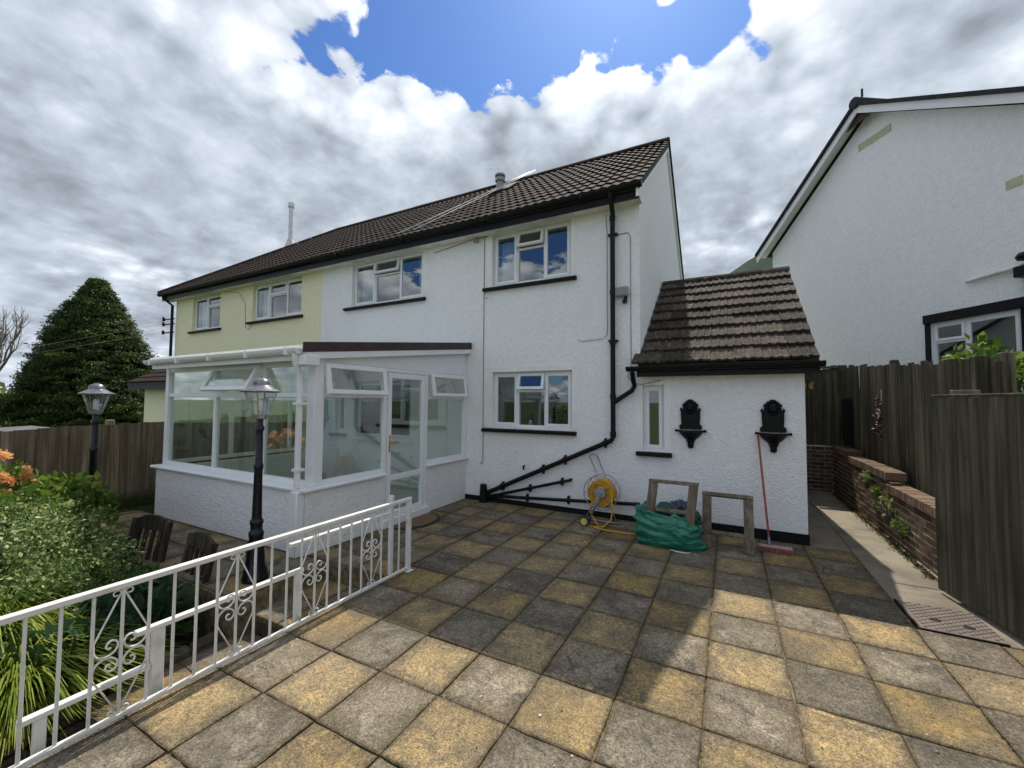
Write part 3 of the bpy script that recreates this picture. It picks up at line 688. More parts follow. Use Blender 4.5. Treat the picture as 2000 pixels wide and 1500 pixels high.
def gutter_mb(x0, x1, y, z, r=0.056):
    mb = MB(); n = 8; vs = []
    for x in (x0, x1):
        for i in range(n + 1): t = PI + PI * i / n; vs.append((x, y + r * math.cos(t), z + r * math.sin(t) * 1.15))
        for i in range(n + 1): t = PI + PI * i / n; vs.append((x, y + (r - .005) * math.cos(t), z + (r - .005) * math.sin(t) * 1.15))
    m = n + 1
    fs = [(i, i + 1, 2 * m + i + 1, 2 * m + i) for i in range(n)] + [(m + i, m + i + 1, 3 * m + i + 1, 3 * m + i) for i in range(n)]
    fs += [(0, 2 * m, 3 * m, m), (n, m + n, 3 * m + n, 2 * m + n)]
    fs += [tuple(range(n + 1)), tuple(2 * m + i for i in range(n + 1))]
    return mb.add(vs, fs)
eaves(WH, XD, XR + 0.04, SOFFIT, BLACK)
gutter_mb(XD, XR + 0.09, EAVE_Y - 0.012, 4.79, 0.06).build('gutter', BLACK, WH, 40)
jn = MB()
for x in (-7.2, -5.4, -3.6, -1.9): jn.box(x - .02, x + .02, EAVE_Y - .076, EAVE_Y + .052, 4.715, 4.80)
jn.build('gutter_brackets', BLACK, WH)
# downpipe and waste pipes
dp = MB()
dp.tube([(-1.47, EAVE_Y - .01, 4.73), (-1.47, EAVE_Y, 4.66), (-1.49, 6.03, 4.50), (-1.50, 6.05, 4.40), (-1.50, 6.05, 1.18)], 0.036, 12)
for z in (4.42, 3.3, 2.55, 1.75, 1.2): dp.tube([(-1.50, 6.05, z), (-1.50, 6.05, z + .07)], 0.045, 12)
for z in (4.2, 2.6): dp.box(-1.57, -1.43, 6.05, YF, z, z + .025)
dp.build('downpipe', BLACK, WH, 50)
def pipe(name, pts, r, clips=()):
    mb = MB(); mb.tube(pts, r, 10)
    for (x, y, z, s) in clips: mb.tube([(x - .02, y, z - .02 * s), (x + .02, y, z + .02 * s)], r * 1.3, 10); mb.box(x - .012, x + .012, y, YF, z - r - .035, z + r + .035)
    mb.build(name, BLACK, WH, 50)
pipe('waste_pipe', [(-1.50, 6.05, 1.20), (-1.53, 6.05, 1.14), (-3.66, 6.05, 0.15), (-3.70, 6.05, 0.06)], 0.036, [(-1.62, 6.05, 1.098, .46), (-2.25, 6.05, 0.806, .46), (-2.62, 6.05, .634, .46), (-3.35, 6.05, .295, .46)])
pipe('waste_pipe', [(-2.17, YF, 0.505), (-2.17, 6.06, .50), (-2.22, 6.055, .49), (-3.66, 6.055, 0.085)], 0.024, [(-2.3, 6.055, .466, .28), (-2.85, 6.055, .312, .28)])
pipe('waste_pipe', [(-1.13, 6.062, 0.262), (-3.66, 6.062, 0.105)], 0.026, [(-1.6, 6.062, .233, .06), (-2.2, 6.062, .196, .06), (-2.9, 6.062, .152, .06)])
MB().tube([(-3.70, 6.03, 0.0), (-3.70, 6.03, .30)], [.07, .055], 12).build('drain_gully', BLACK, WH, 50)
lp = MB(); lp.tube([(-1.19, 5.90, 2.12), (-1.19, 5.96, 2.02), (-1.19, 6.05, 1.94), (-1.23, 6.05, 1.87), (-1.49, 6.05, 1.70)], .034, 10); lp.build('side_downpipe', BLACK, WH, 50)
# cables and small fittings
def wire(parent, pts, r, mat, name='cable'): return MB().tube(pts, r, 5).build(name, mat, parent, True)
wire(WH, [(-3.776, YF - .006, 4.64), (-3.778, YF - .008, 3.0), (-3.772, YF - .008, 1.4), (-3.768, YF - .008, 0.66), (-3.79, YF - .02, .62), (-3.81, YF - .01, .65)], 0.007, CABLE)
wire(WH, [(-1.62, YF - .006, 4.55), (-1.60, YF - .006, 4.3), (-1.60, YF - .006, 2.72), (-1.66, YF - .006, 2.66), (-2.0, YF - .006, 2.64), (-2.06, YF - .006, 2.68)], 0.005, CABLE)
wire(WH, [(-1.43, YF - .006, 4.22), (-1.28, YF - .006, 4.22), (-1.25, YF - .006, 4.15), (-1.25, YF - .006, 2.2), (-1.30, YF - .02, 2.08), (-1.22, YF - .03, 1.98), (-1.1, YF - .03, 1.96), (-0.84, YF - .03, 2.02)], 0.006, CABLE)
wire(WH, [(-4.9, YF - .01, 4.50), (-4.6, YF - .015, 4.53), (-4.2, YF - .012, 4.58), (-3.95, YF - .02, 4.60), (-3.7, YF - .012, 4.60)], 0.008, CABLE)
MB().box(-3.98, -3.90, YF - .05, YF, 4.53, 4.60).build('junction_box', GREYP, WH)
MB().tube([(-2.97, YF, .655), (-2.97, YF - .05, .65), (-2.955, YF - .06, .60)], .014, 8).build('pipe_stub', BLACKP, WH, True)
MB().tube([(-3.73, YF, 3.52), (-3.73, YF - .04, 3.52), (-3.73, YF - .045, 3.49)], .012, 6).build('wall_hook', SOFFIT, WH, True)
# flue terminal and the two white cables over the roof
def on_roof(x, s, h=0.0): return (x, EAVE_Y + cp * s - sp * h, EAVE_Z + sp * s + cp * h)
fl = MB(); b = Vector(on_roof(-4.72, 3.12, .03)); fl.tube([b, b + Vector((0, 0, .24))], .085, 12); fl.tube([b + Vector((0, 0, .22)), b + Vector((0, 0, .30))], .12, 12); fl.tube([b + Vector((0, 0, .34)), b + Vector((0, 0, .38))], .125, 12); fl.tube([b + Vector((0, 0, .29)), b + Vector((0, 0, .35))], .08, 8)
fl.build('flue_terminal', GREYP, WH, 40)
fb = MB(); fb.prism([(on_roof(0, 2.98, .055)[1], on_roof(0, 2.98, .055)[2]), (on_roof(0, 2.98, .075)[1], on_roof(0, 2.98, .075)[2]), (on_roof(0, 3.6, .085)[1], on_roof(0, 3.6, .085)[2]), (on_roof(0, 3.6, .06)[1], on_roof(0, 3.6, .06)[2])], 0, -4.98, -4.42); fb.build('flue_flashing', m_plain('dull_lead', (.20, .17, .15), .6), WH)
for (xa, xb, xc) in ((-5.55, -5.05, -4.35), (-5.15, -4.80, -4.20)):
    wire(WH, [on_roof(xa, .05, .075), on_roof((xa + xb) / 2, 1.3, .075), on_roof(xb, 2.7, .075), on_roof((xb + xc) / 2, 3.4, .12), on_roof(xc, SL, .16)], 0.010, WCABLE, 'roof_cable')

# ------------------------------------------------------------------ yellow house
YH = thing('cream_house', 'pale yellow roughcast half of the semi-detached pair with hipped end', 'house', (-11.3, YF, 0))
H_Y1 = (-10.67, -8.76, 3.70, 4.60); H_Y0 = (-13.57, -12.16, 3.66, 4.60)
wall = MB(); facade(wall, XL, XD - .001, 0.0, 4.72, [H_Y1, H_Y0])
wall.quad((XL, YF, 0), (XL, YF, 4.72), (XL, yr, 4.72), (XL, yr, 0)); wall.quad((XL, yr, 0), (XL, yr, 4.72), (XD, yr, 4.72), (XD, yr, 0))
wall.build('wall', CREAM, YH)
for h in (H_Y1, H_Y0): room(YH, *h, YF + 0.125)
window(YH, *H_Y1, THREE, sill=(-10.85, -8.68, 3.62), curtains=((0.05, 0.2),), open_fan=False)
window(YH, *H_Y0, [(0.45, 'sash'), (0.5, 'fan')], sill=(-13.68, -12.08, 3.58), curtains=((0.05, 0.3),), open_fan=False)
for a, b in ((-10.83, -10.672), (-8.758, -8.68), (-13.72, -13.572), (-12.158, -12.08)): band(YH, a, b, 3.68, 4.70, CREAMP)
RX0 = XL - 0.30
rb = MB(); roof_body(rb, RX0, XD - .002, True); YR = rb.build('roof', FELT, YH)
rest = MB(); nx = int((XD - RX0) / TW)
for c in range(NC):
    s = c * TG - 0.03
    if s + 0.30 > SL: s = SL - 0.36
    for k in range(nx):
        x = XD - (k + 1) * TW
        if x < RX0 + cp * (s + .1) - .05: continue
        rest.add(*tile_mb(TW, 0.42, 'roll', Matrix.Translation((x, EAVE_Y + cp * s, EAVE_Z + sp * s)) @ Matrix.Rotation(PITCH, 4, 'X')))
tag(rest.build('roof_tiles', TILE, YR), kind='stuff')
xh = RX0 + RIDGE_Y - EAVE_Y
for k in range(int((XD - xh) / .44) + 1): inst('ridge_tile', me_r, YR, (XD - (k + 1) * 0.44, RIDGE_Y, RIDGE_Z - 0.035))
hv = Vector((xh - RX0, RIDGE_Y - EAVE_Y, RIDGE_Z - EAVE_Z)); nh = int(hv.length / .43)
for k in range(nh):
    p = Vector((RX0, EAVE_Y, EAVE_Z)) + hv * (k / nh)
    o = inst('hip_tile', me_r, YR, p + Vector((0, 0, -.03))); o.rotation_euler = hv.to_track_quat('X', 'Z').to_euler()
eaves(YH, RX0, XD - .001, SOFFIT, BLACK)
gutter_mb(RX0 - .04, XD - .001, EAVE_Y - 0.012, 4.79, 0.06).build('gutter', BLACK, YH, 40)
ydp = MB(); ydp.tube([(XL - .14, EAVE_Y, 4.73), (XL - .14, EAVE_Y + .02, 4.66), (XL - .07, 6.05, 4.48), (XL - .07, 6.05, 0)], .036, 10); ydp.build('downpipe', BLACK, YH, 50)
yb = MB()
for z in (3.7, 3.95, 4.1): yb.tube([(XL - .05, 6.1, z), (XL - .45, 6.0, z - .02)], .018, 6); yb.tube([(XL - .45, 6.0, z - .06), (XL - .45, 6.0, z + .06)], .035, 8)
yb.build('cable_bracket', BLACK, YH, True)
wire(YH, [(-11.9, YF - .006, 4.6), (-11.3, YF - .006, 4.5), (-11.0, YF - .006, 4.2), (-10.95, YF - .006, 3.55), (-10.8, YF - .006, 3.5), (-10.65, YF - .006, 3.62)], .006, CABLE)
fl = MB(); b = Vector(on_roof(-12.55, 3.1, 0.0)); fl.tube([b, b + Vector((0, 0, 1.35))], .065, 12); fl.tube([b + Vector((0, 0, 1.33)), b + Vector((0, 0, 1.47))], .095, 12); fl.build('flue_pipe', m_plain('silver_flue', (.62, .63, .64), .35, metallic=.4), YH, 40)
fl = MB(); fl.tube([b + Vector((0, 0, -.08)), b + Vector((0, 0, .28))], [.20, .08], 14); fl.build('flue_cone', m_plain('pale_flashing', (.62, .62, .60), .5), YH, 40)
# small cream annexe behind the fence
AN = thing('cream_annexe', 'small cream lean-to annexe with brown tiled roof behind the left fence', 'outbuilding', (-16.6, 7.0, 0))
MB().box(-17.02, XL - .002, 6.4, 9.5, -0.7, 2.12).build('wall', CREAM, AN)
ar = MB(); ar.prism([(6.05, 2.12), (6.05, 2.22), (9.6, 4.2), (9.6, 4.1)], 0, -17.35, XL - .003); AR = ar.build('roof', FELT, AN)
rest = MB()
ap = math.atan2(1.98, 3.55)
for c in range(9):
    for k in range(9):
        s = c * .34; rest.add(*tile_mb(.31, .42, 'roll', Matrix.Translation((-17.36 + k * .31, 6.03 + math.cos(ap) * s, 2.225 + math.sin(ap) * s)) @ Matrix.Rotation(ap, 4, 'X')))
tag(rest.build('roof_tiles', TILE, AR), kind='stuff')
MB().box(-17.3, XL - .01, 6.06, 6.09, 2.0, 2.14).build('fascia', BLACK, AN)

# ------------------------------------------------------------------ outhouse
OH = thing('outhouse', 'low white outhouse with mossy grey tiled roof at the side of the house', 'outbuilding', (-0.1, YF, 0))
OX = 0.83; OE_Y, OE_Z, OR_Y = 5.90, 2.235, 8.42; OR_Z = 4.00; op = math.atan2(OR_Z - OE_Z, OR_Y - OE_Y); osp, ocp = math.sin(op), math.cos(op)
H_O = (-1.09, -0.80, 1.02, 1.95)
wall = MB(); facade(wall, XR + .0005, OX, 0.0, 2.16, [H_O]); oy = 2 * OR_Y - YF
wall.quad((OX, YF, 0), (OX, oy, 0), (OX, oy, 2.33), (OX, OR_Y, OR_Z - .04), (OX, YF, 2.33)); wall.quad((XR + .002, oy, 0), (XR + .002, oy, 2.3), (OX, oy, 2.3), (OX, oy, 0))
wall.quad((XR + .0005, YF, 2.16), (OX, YF, 2.16), (OX, YF, 2.33), (XR + .0005, YF, 2.33))
wall.build('wall', WHITE, OH)
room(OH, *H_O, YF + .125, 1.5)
window(OH, *H_O, [(1, 'sash')], sill=(-1.18, -0.70, 0.945))
band(OH, -1.19, -1.092, 1.0, 2.05); band(OH, -.798, -.70, 1.0, 2.05)
MB().box(-0.55, OX + .012, YF - .02, YF + .01, -.01, .125).build('plinth', BLACKP, OH); MB().box(OX, OX + .015, YF + .012, oy, -.01, .12).build('plinth', BLACKP, OH)
rb = MB(); rb.prism([(OE_Y + .02, OE_Z - .06), (OE_Y + .02, OE_Z - .012), (OR_Y, OR_Z - .012), (2 * OR_Y - OE_Y, OE_Z - .012), (2 * OR_Y - OE_Y, OE_Z - .06), (OR_Y, OR_Z - .08)], 0, XR + .008, .95)
OROOF = rb.build('roof', FELT, OH)
me_o = [tile_mesh(.30, .42, 'flat', TILE_L) for _ in range(1)]
osl = math.hypot(OR_Y - OE_Y, OR_Z - OE_Z); onc = 9; og = osl / onc
for c in range(onc):
    s = c * og - .03
    for k in range(7):
        x = XR + .02 + k * .292
        if c == 0 and k == 0: inst('roof_tile', me_o[0], OROOF, (x - .09, OE_Y + ocp * s, OE_Z + osp * s), (op, 0, 0), (.30, 1, 1))
        inst('roof_tile', me_o[0], OROOF, (x, OE_Y + ocp * s + random.uniform(-.006, .006), OE_Z + osp * s + random.uniform(0, .008)), (op + R(random.uniform(-.8, .8)), R(random.uniform(-.6, .6)), R(random.uniform(-.8, .8))), (.292 / .30, 1, 1))
me_r2 = mesh_of(ridge_mb(.11, .42), TILE_L, 'ridge_tile')
for k in range(5): inst('ridge_tile', me_r2, OROOF, (XR + .02 + k * .412, OR_Y, OR_Z - .045 + random.uniform(0, .008)), (R(random.uniform(-3, 3)), 0, 0), (.97, 1, 1))
MB().box(XR - .02, .96, OE_Y + .045, OE_Y + .07, 2.06, 2.20).build('fascia', BLACK, OH)
MB().box(XR + .01, .96, OE_Y + .071, YF - .001, 2.085, 2.11).build('soffit', SOFFIT, OH)
gutter_mb(-1.27, 1.0, OE_Y - .012, 2.20, .058).build('gutter', BLACK, OH, 40)
MB().prism([(OE_Y + .08, OE_Z - .12), (OE_Y + .08, OE_Z - .02), (OR_Y, OR_Z - .03), (OR_Y, OR_Z - .12)], 0, OX + .004, OX + .03).build('bargeboard', SOFFIT, OH)

# ------------------------------------------------------------------ conservatory
CX, CY, CL = -4.12, 3.0, -7.51; FY = CY + .07
CV = thing('conservatory', 'white framed lean-to conservatory with brown roof edge and open top windows', 'conservatory', (-5.9, 4.5, 0))
DWM = m_render('grey_white_roughcast', (0.84, 0.84, 0.83), (0.52, 0.49, 0.42), 0.3, 40.0, 1.0)
for bxs in ((CL, CX, CY, CY + .18), (CX - .14, CX, CY + .181, 4.17), (CX - .14, CX, 5.03, YF - .001), (CL, CL + .14, CY + .181, YF - .001)):
    MB().box(*bxs, 0, .69).build('dwarf_wall', DWM, CV)
MB().box(CL + .14, CX - .14, CY + .18, YF - .002, 0, .06).build('floor', ROOMW, CV)
for bxs in ((CL - .06, CX + .06, CY - .06, CY + .20), (CX - .14, CX + .06, CY + .201, 4.16), (CX - .14, CX + .06, 5.04, YF - .004)): MB().bbox(*bxs, .69, .73, .012).build('sill', UPVC, CV)
HT = 2.10   # head of the lights
fr = MB()
# posts
fr.bbox(CX - .13, CX + .002, FY, FY + .13, .73, 2.24, .006); fr.bbox(CL, CL + .09, FY, FY + .09, .73, 2.24, .006)
fr.bbox(CX - .08, CX, YF - .09, YF - .002, .73, 2.3, .004); fr.bbox(CL, CL + .07, YF - .09, YF - .002, .73, 2.3, .004)
# front rails
fr.bbox(CL + .09, CX - .13, FY + .01, FY + .075, .73, .785, .004); fr.bbox(CL + .09, CX - .13, FY + .01, FY + .075, HT, 2.24, .004); fr.bbox(CL + .09, CX - .13, FY + .012, FY + .073, 1.735, 1.79, .004)
for x in (-6.17, -5.10): fr.bbox(x - .03, x + .03, FY + .011, FY + .074, .785, HT, .004)
# right side rails
for a, b in ((FY + .13, 4.17), (5.03, YF - .09)):
    fr.bbox(CX - .075, CX - .01, a, b, .73, .785, .004); fr.bbox(CX - .073, CX - .012, a, b, 1.735, 1.79, .004)
fr.bbox(CX - .075, CX - .01, FY + .13, YF - .09, HT, HT + .05, .004)
fr.bbox(CX - .076, CX - .008, 4.14, 4.20, .06, HT, .004); fr.bbox(CX - .076, CX - .008, 5.0, 5.06, .06, HT, .004)
fr.bbox(CX - .07, CX + .05, 4.14, 5.06, .06, .10, .004)
# left side
for a, b in ((FY + .09, YF - .09),):
    for z0, z1 in ((.73, .785), (1.735, 1.79), (HT, 2.24)): fr.bbox(CL + .01, CL + .07, a, b, z0, z1, .004)
for y in (4.0, 5.05): fr.bbox(CL + .011, CL + .069, y - .03, y + .03, .785, HT, .004)
FR = fr.build('frame', UPVC, CV)
MB().box(CX - .10, CX + .05, 4.12, 5.08, .0, .06).build('door_step', UPVC, CV)
# gable infill panel above the head, rising with the roof
def roof_z(y): return 2.255 + (y - 2.88) * (2.66 - 2.255) / (YF - 2.88)
gp = MB(); gp.prism([(FY + .135, HT + .055), (FY + .135, roof_z(FY) - .02), (YF - .004, roof_z(YF) - .02), (YF - .004, HT + .055)], 0, CX - .06, CX - .02); gp.build('gable_panel', UPVC, CV)
gp = MB(); gp.prism([(FY + .095, 2.24), (FY + .095, roof_z(CY) - .02), (YF - .004, roof_z(YF) - .02), (YF - .004, 2.24)], 0, CL + .02, CL + .06); gp.build('gable_panel', UPVC, CV)
rf = MB(); rf.prism([(2.88, roof_z(2.88)), (2.88, roof_z(2.88) + .05), (YF - .002, roof_z(YF) + .05), (YF - .002, roof_z(YF))], 0, CL - .02, CX + .07); rf.build('roof', POLY, CV)
bb = MB(); bb.prism([(2.86, roof_z(2.86) - .035), (2.86, roof_z(2.86) + .075), (YF - .003, roof_z(YF) + .085), (YF - .003, roof_z(YF) - .035)], 0, CX + .071, CX + .092); bb.build('roof_edge', BROWNF, CV)
bb = MB(); bb.prism([(2.90, roof_z(2.9) - .11), (2.90, roof_z(2.9) - .036), (YF - .003, roof_z(YF) - .036), (YF - .003, roof_z(YF) - .11)], 0, CX + .003, CX + .085); bb.build('bargeboard', UPVC, CV)
MB().box(CL, CX + .002, 2.90, 2.93, 2.14, 2.252).build('fascia', UPVC, CV)
MB().box(CL, CX + .002, 2.931, FY + .01, 2.225, 2.245).build('soffit', UPVC, CV)
MB().bbox(CX - .02, CX + .10, 2.87, 3.06, 2.08, 2.20, .01).build('box_end', UPVC, CV)
gt = gutter_mb(CL - .04, CX + .03, 2.85, 2.26, .055)
for x in (-7.35, -6.6, -5.8, -5.0, -4.25): gt.box(x - .02, x + .02, 2.792, 2.90, 2.19, 2.268)
gt.build('gutter', UPVC, CV, 40)
dpn = MB(); dpn.tube([(-4.16, 2.85, 2.21), (-4.16, 2.86, 2.10), (-4.20, 2.93, 2.0), (-4.20, 2.945, 1.9), (-4.20, 2.945, .74)], .034, 10); dpn.bbox(-4.26, -4.14, 2.90, 2.998, 0.0, .70, .008)
for z in (1.65, .92): dpn.box(-4.25, -4.15, 2.905, 3.0, z, z + .03)
dpn.build('downpipe', UPVC, CV, 40)
# glass: front
for (a, b) in ((CL + .095, -6.205), (-6.135, -5.135), (-5.065, CX - .135)):
    MB().box(a, b, FY + .036, FY + .042, .79, 1.73).build('pane', CGLASS, FR)
for (a, b) in ((CL + .095, -6.205), (-5.065, CX - .135)): MB().box(a, b, FY + .036, FY + .042, 1.795, HT - .005).build('pane', CGLASS, FR)
def fanlight(verts_fn, a, b, z0, z1, ang):
    s = MB(); ring(s, a, b, z0, z1, -.045, .0, .055); p = MB(); p.box(a + .056, b - .056, -.026, -.020, z0 + .056, z1 - .056)
    rot = Matrix.Rotation(R(-ang), 4, 'X'); piv = Vector((0, 0, z1))
    for q in (s, p): q.v = [tuple(verts_fn(rot @ (Vector(v) - piv) + piv)) for v in q.v]
    so = s.build('fanlight', UPVC, CV); po = p.build('pane', CGLASS, so)
    st_ = MB(); c = (a + b) / 2; e = rot @ (Vector((c, -.02, z0 + .02)) - piv) + piv
    st_.tube([verts_fn(Vector((c, .03, z0 + .05))), verts_fn(e)], .006, 5); st_.build('stay', GREYP, so)
fanlight(lambda v: Vector((v.x, v.y + FY + .008, v.z)), -6.15, -5.12, 1.765, 2.125, 27)
fanlight(lambda v: Vector((CX - .008 - v.y, v.x, v.z)), 3.19, 4.12, 1.765, 2.125, 10)
fanlight(lambda v: Vector((CX - .008 - v.y, v.x, v.z)), 5.10, 6.02, 1.765, 2.125, 10)
for (a, b) in ((FY + .135, 4.135), (5.065, YF - .095)): MB().box(CX - .045, CX - .039, a, b, .79, 1.73).build('pane', CGLASS, FR)
for (a, b) in ((FY + .095, 3.965), (4.035, 5.015), (5.085, YF - .095)): MB().box(CL + .036, CL + .042, a, b, .79, 1.73).build('pane', CGLASS, FR); MB().box(CL + .036, CL + .042, a, b, 1.795, HT - .005).build('pane', CGLASS, FR)
# door
dr = MB()
def yring(mb, y0, y1, z0, z1, x0, x1, w):
    mb.bbox(x0, x1, y0, y0 + w, z0, z1, .004); mb.bbox(x0, x1, y1 - w, y1, z0, z1, .004); mb.bbox(x0 + .001, x1 - .001, y0 + w, y1 - w, z0, z0 + w, .004); mb.bbox(x0 + .001, x1 - .001, y0 + w, y1 - w, z1 - w, z1, .004)
yring(dr, 4.21, 4.99, .105, HT - .01, CX - .06, CX - .002, .075); dr.bbox(CX - .059, CX - .003, 4.285, 4.915, .60, .675, .004)
DR = dr.build('door', UPVC, CV)
MB().box(CX - .034, CX - .028, 4.287, 4.913, .18, .60).build('pane', CGLASS, DR); MB().box(CX - .034, CX - .028, 4.287, 4.913, .677, HT - .087).build('pane', CGLASS, DR)
hd = MB(); hd.bbox(CX - .002, CX + .008, 4.235, 4.265, 1.0, 1.23, .003); hd.tube([(CX + .005, 4.25, 1.13), (CX + .05, 4.25, 1.13), (CX + .05, 4.37, 1.13)], .010, 8); hd.build('handle', BRASS, DR, 40)

# ------------------------------------------------------------------ neighbour house
NA = math.atan2(-math.cos(R(32)), math.sin(R(32)))
NH = thing('neighbour_house', 'white gable end of the neighbouring house with black framed window', 'house', (0.995, 13.327, 0.6), NA)
def nb(mb, name, mat, parent=None, smooth=False): return mb.build(name, mat, parent or NH, smooth, local=True)
nz = -0.6
AP, EV, HW = 7.84, 5.78, 3.10; W0 = 0.24; W1 = 2 * HW - W0
wz = EV - .02 + (AP - EV) / HW * W0 - .12
mb = MB(); hol = (4.13, 5.35, 2.30 + nz, 3.12 + nz)
facade(mb, W0, W1, -0.2, wz + nz, [hol], y=0.0, depth=.1)
mb.quad((W0, 0, wz + nz), (W1, 0, wz + nz), (HW, 0, AP + nz - .14)); mb.quad((W0, 0, -.2), (W0, 8, -.2), (W0, 8, wz + nz), (W0, 0, wz + nz)); mb.quad((W1, 0, -.2), (W1, 8, -.2), (W1, 8, wz + nz), (W1, 0, wz + nz))
nb(mb, 'wall', WHITE_N)
for (a, za, b, zb) in ((-.03, EV, HW, AP), (2 * HW + .03, EV, HW, AP)):
    mb = MB(); mb.prism([(a, za + nz), (a, za + nz + .075), (b, zb + nz + .075), (b, zb + nz)], 1, -.32, 8); nb(mb, 'roof_slope', TILE_N)
    mb = MB(); mb.prism([(a, za + nz - .16), (a, za + nz - .003), (b, zb + nz - .003), (b, zb + nz - .16)], 1, -.27, -.245); nb(mb, 'bargeboard', UPVC)
    mb = MB(); mb.prism([(a, za + nz - .03), (a, za + nz - .004), (b, zb + nz - .004), (b, zb + nz - .03)], 1, -.244, -.001); nb(mb, 'verge_soffit', UPVC)
mb = MB(); mb.prism([(HW - .32, AP + nz - .36), (HW, AP + nz - .06), (HW + .28, AP + nz - .33)], 1, -.20, -.19); nb(mb, 'apex_board', m_plain('red_brown_board', (.075, .045, .035), .8, .3))
mb = MB(); mb.tube([(HW, -.33, AP + nz + .05), (HW, 8, AP + nz + .05)], .11, 12); nb(mb, 'ridge', TILE_N, None, 40)
mb = MB(); mb.tube([(HW + .12, -.25, AP + nz + .1), (HW + .12, -.25, AP + nz + .26)], .02, 6); nb(mb, 'roof_finial', BLACK)
VENT = m_plain('cream_vent', (.52, .49, .33), .8)
for i in range(3): mb = MB(); mb.bbox(2.86 + i * .235, 3.08 + i * .235, -.012, .01, 7.02 + nz, 7.17 + nz, .004); nb(mb, 'vent_brick', VENT)
mb = MB(); mb.bbox(5.24, 5.44, -.012, .01, 4.95 + nz, 5.09 + nz, .004)
nb(mb, 'vent_brick', VENT)
# window
a, b, c, d = hol; mb = MB(); ring(mb, a, b, c, d, .03, .09, .05); mid = a + .48; mb.bbox(mid, mid + .06, .031, .089, c + .05, d - .05, .004); mb.bbox(a + .05, mid, .032, .088, d - .36, d - .31, .004)
nwf = nb(mb, 'window', UPVC)
mb = MB(); ring(mb, a + .04, mid + .01, d - .32, d - .035, .012, .05, .045); nb(mb, 'sash', UPVC, nwf); mb = MB(); ring(mb, mid + .05, b - .04, c + .04, d - .04, .012, .05, .045); nb(mb, 'sash', UPVC, nwf)
mb = MB(); mb.box(a + .05, mid, .055, .061, c + .05, d - .36); nb(mb, 'pane', GLASS, nwf); mb = MB(); mb.box(a + .08, mid - .03, .030, .036, d - .28, d - .075); nb(mb, 'pane', GLASS, nwf); mb = MB(); mb.box(mid + .09, b - .08, .030, .036, c + .08, d - .08); nb(mb, 'pane', GLASS, nwf)
rm = MB(); A, B, Cc, Dd = a - .5, b + .5, c - .8, d + .1
rm.quad((A, 2, Cc), (B, 2, Cc), (B, 2, Dd), (A, 2, Dd)); rm.quad((A, .1, Cc), (A, 2, Cc), (A, 2, Dd), (A, .1, Dd)); rm.quad((B, .1, Cc), (B, 2, Cc), (B, 2, Dd), (B, .1, Dd)); rm.quad((A, .1, Cc), (B, .1, Cc), (B, 2, Cc), (A, 2, Cc)); rm.quad((A, .1, Dd), (B, .1, Dd), (B, 2, Dd), (A, 2, Dd))
nb(rm, 'room', ROOM)
mb = MB(); mb.bbox(a - .09, b + .10, -.06, -.001, d + .005, d + .16, .006); nb(mb, 'window_hood', BLACKP)
mb = MB(); mb.bbox(a - .09, a - .003, -.025, -.001, c - .1, d + .004, .004); nb(mb, 'side_board', BLACKP)
mb = MB(); mb.bbox(b + .003, b + .10, -.025, -.001, c - .1, d + .004, .004); nb(mb, 'side_board', BLACKP)
mb = MB(); mb.bbox(a - .002, b + .002, -.05, .03, c - .1, c - .004, .004); nb(mb, 'window_sill', BLACKP)
mb = MB(); mb.tube([(5.50, -.07, -.2), (5.50, -.07, 3.55 + nz)], .05, 10); mb.bbox(5.38, 5.62, -.16, -.001, 3.56 + nz, 3.72 + nz, .01); mb.lathe([(.0, 3.78 + nz), (.09, 3.80 + nz), (.11, 3.85 + nz), (.08, 3.9 + nz), (.0, 3.92 + nz)], 10, (5.5, -.1, 0)); nb(mb, 'black_downpipe', BLACK, None, 40)
mb = MB(); mb.tube([(4.72, -.05, 3.70 + nz), (5.42, -.05, 3.74 + nz)], .03, 8); nb(mb, 'overflow_pipe', SOFFIT, None, 40)
mb = MB(); mb.tube([(W0 - .07, .1, wz - .1 + nz), (W0 - .07, .1, -.2)], .04, 8); nb(mb, 'downpipe', BLACK, None, 40)

# ------------------------------------------------------------------ fences
def fence(name, label, A, B, z0, z1a, z1b, mat, board=0.11, th=0.014, jit=0.012, side=1, posts=(), lean=0.0):
    A = Vector((*A, 0)); B = Vector((*B, 0)); d = (B - A); L = d.length; d.normalize(); ang = math.atan2(d.y, d.x)
    t = thing(name, label, 'fence', (A.x, A.y, z0), 0)
    n = int(L / board); board = L / n; bmb = [MB() for _ in range(3)]; mes = []
    for q in range(3):
        m_ = MB(); hh = 1.0; e = random.uniform(-.004, .004)
        m_.prism([(-.004, 0), (board * 1.1, 0), (board * 1.1, th * .45), (-.004, th)], 2, 0, hh); mes.append(mesh_of(m_, mat, 'board'))
    for i in range(n):
        u = (i + .0) / n; h = z1a + (z1b - z1a) * u - z0 + random.uniform(-jit, jit); p = A + d * (L * i / n)
        o = inst('board', mes[i % 3], t, (p.x, p.y, z0), (R(random.uniform(-.5, .5)), R(random.uniform(-.4, .4)), ang + R(1.5)), (1, 1, h))
        if side < 0: o.scale.y = -1
    nrm = Vector((-d.y, d.x, 0)) * (-side)
    for zr in (.25, .75):
        mb = MB(); za = z0 + (z1a - z0) * zr; zb = z0 + (z1b - z0) * zr
        mb.tube([A + nrm * .04 + Vector((0, 0, za)), B + nrm * .04 + Vector((0, 0, zb))], .03, 4); mb.build('rail', mat, t)
    for u in posts:
        p = A + d * (L * u) + nrm * .07; h = z1a + (z1b - z1a) * u + .07
        MB().bbox(p.x - .045, p.x + .045, p.y - .045, p.y + .045, z0 - .2, h, .008).build('post', mat, t)
    return t
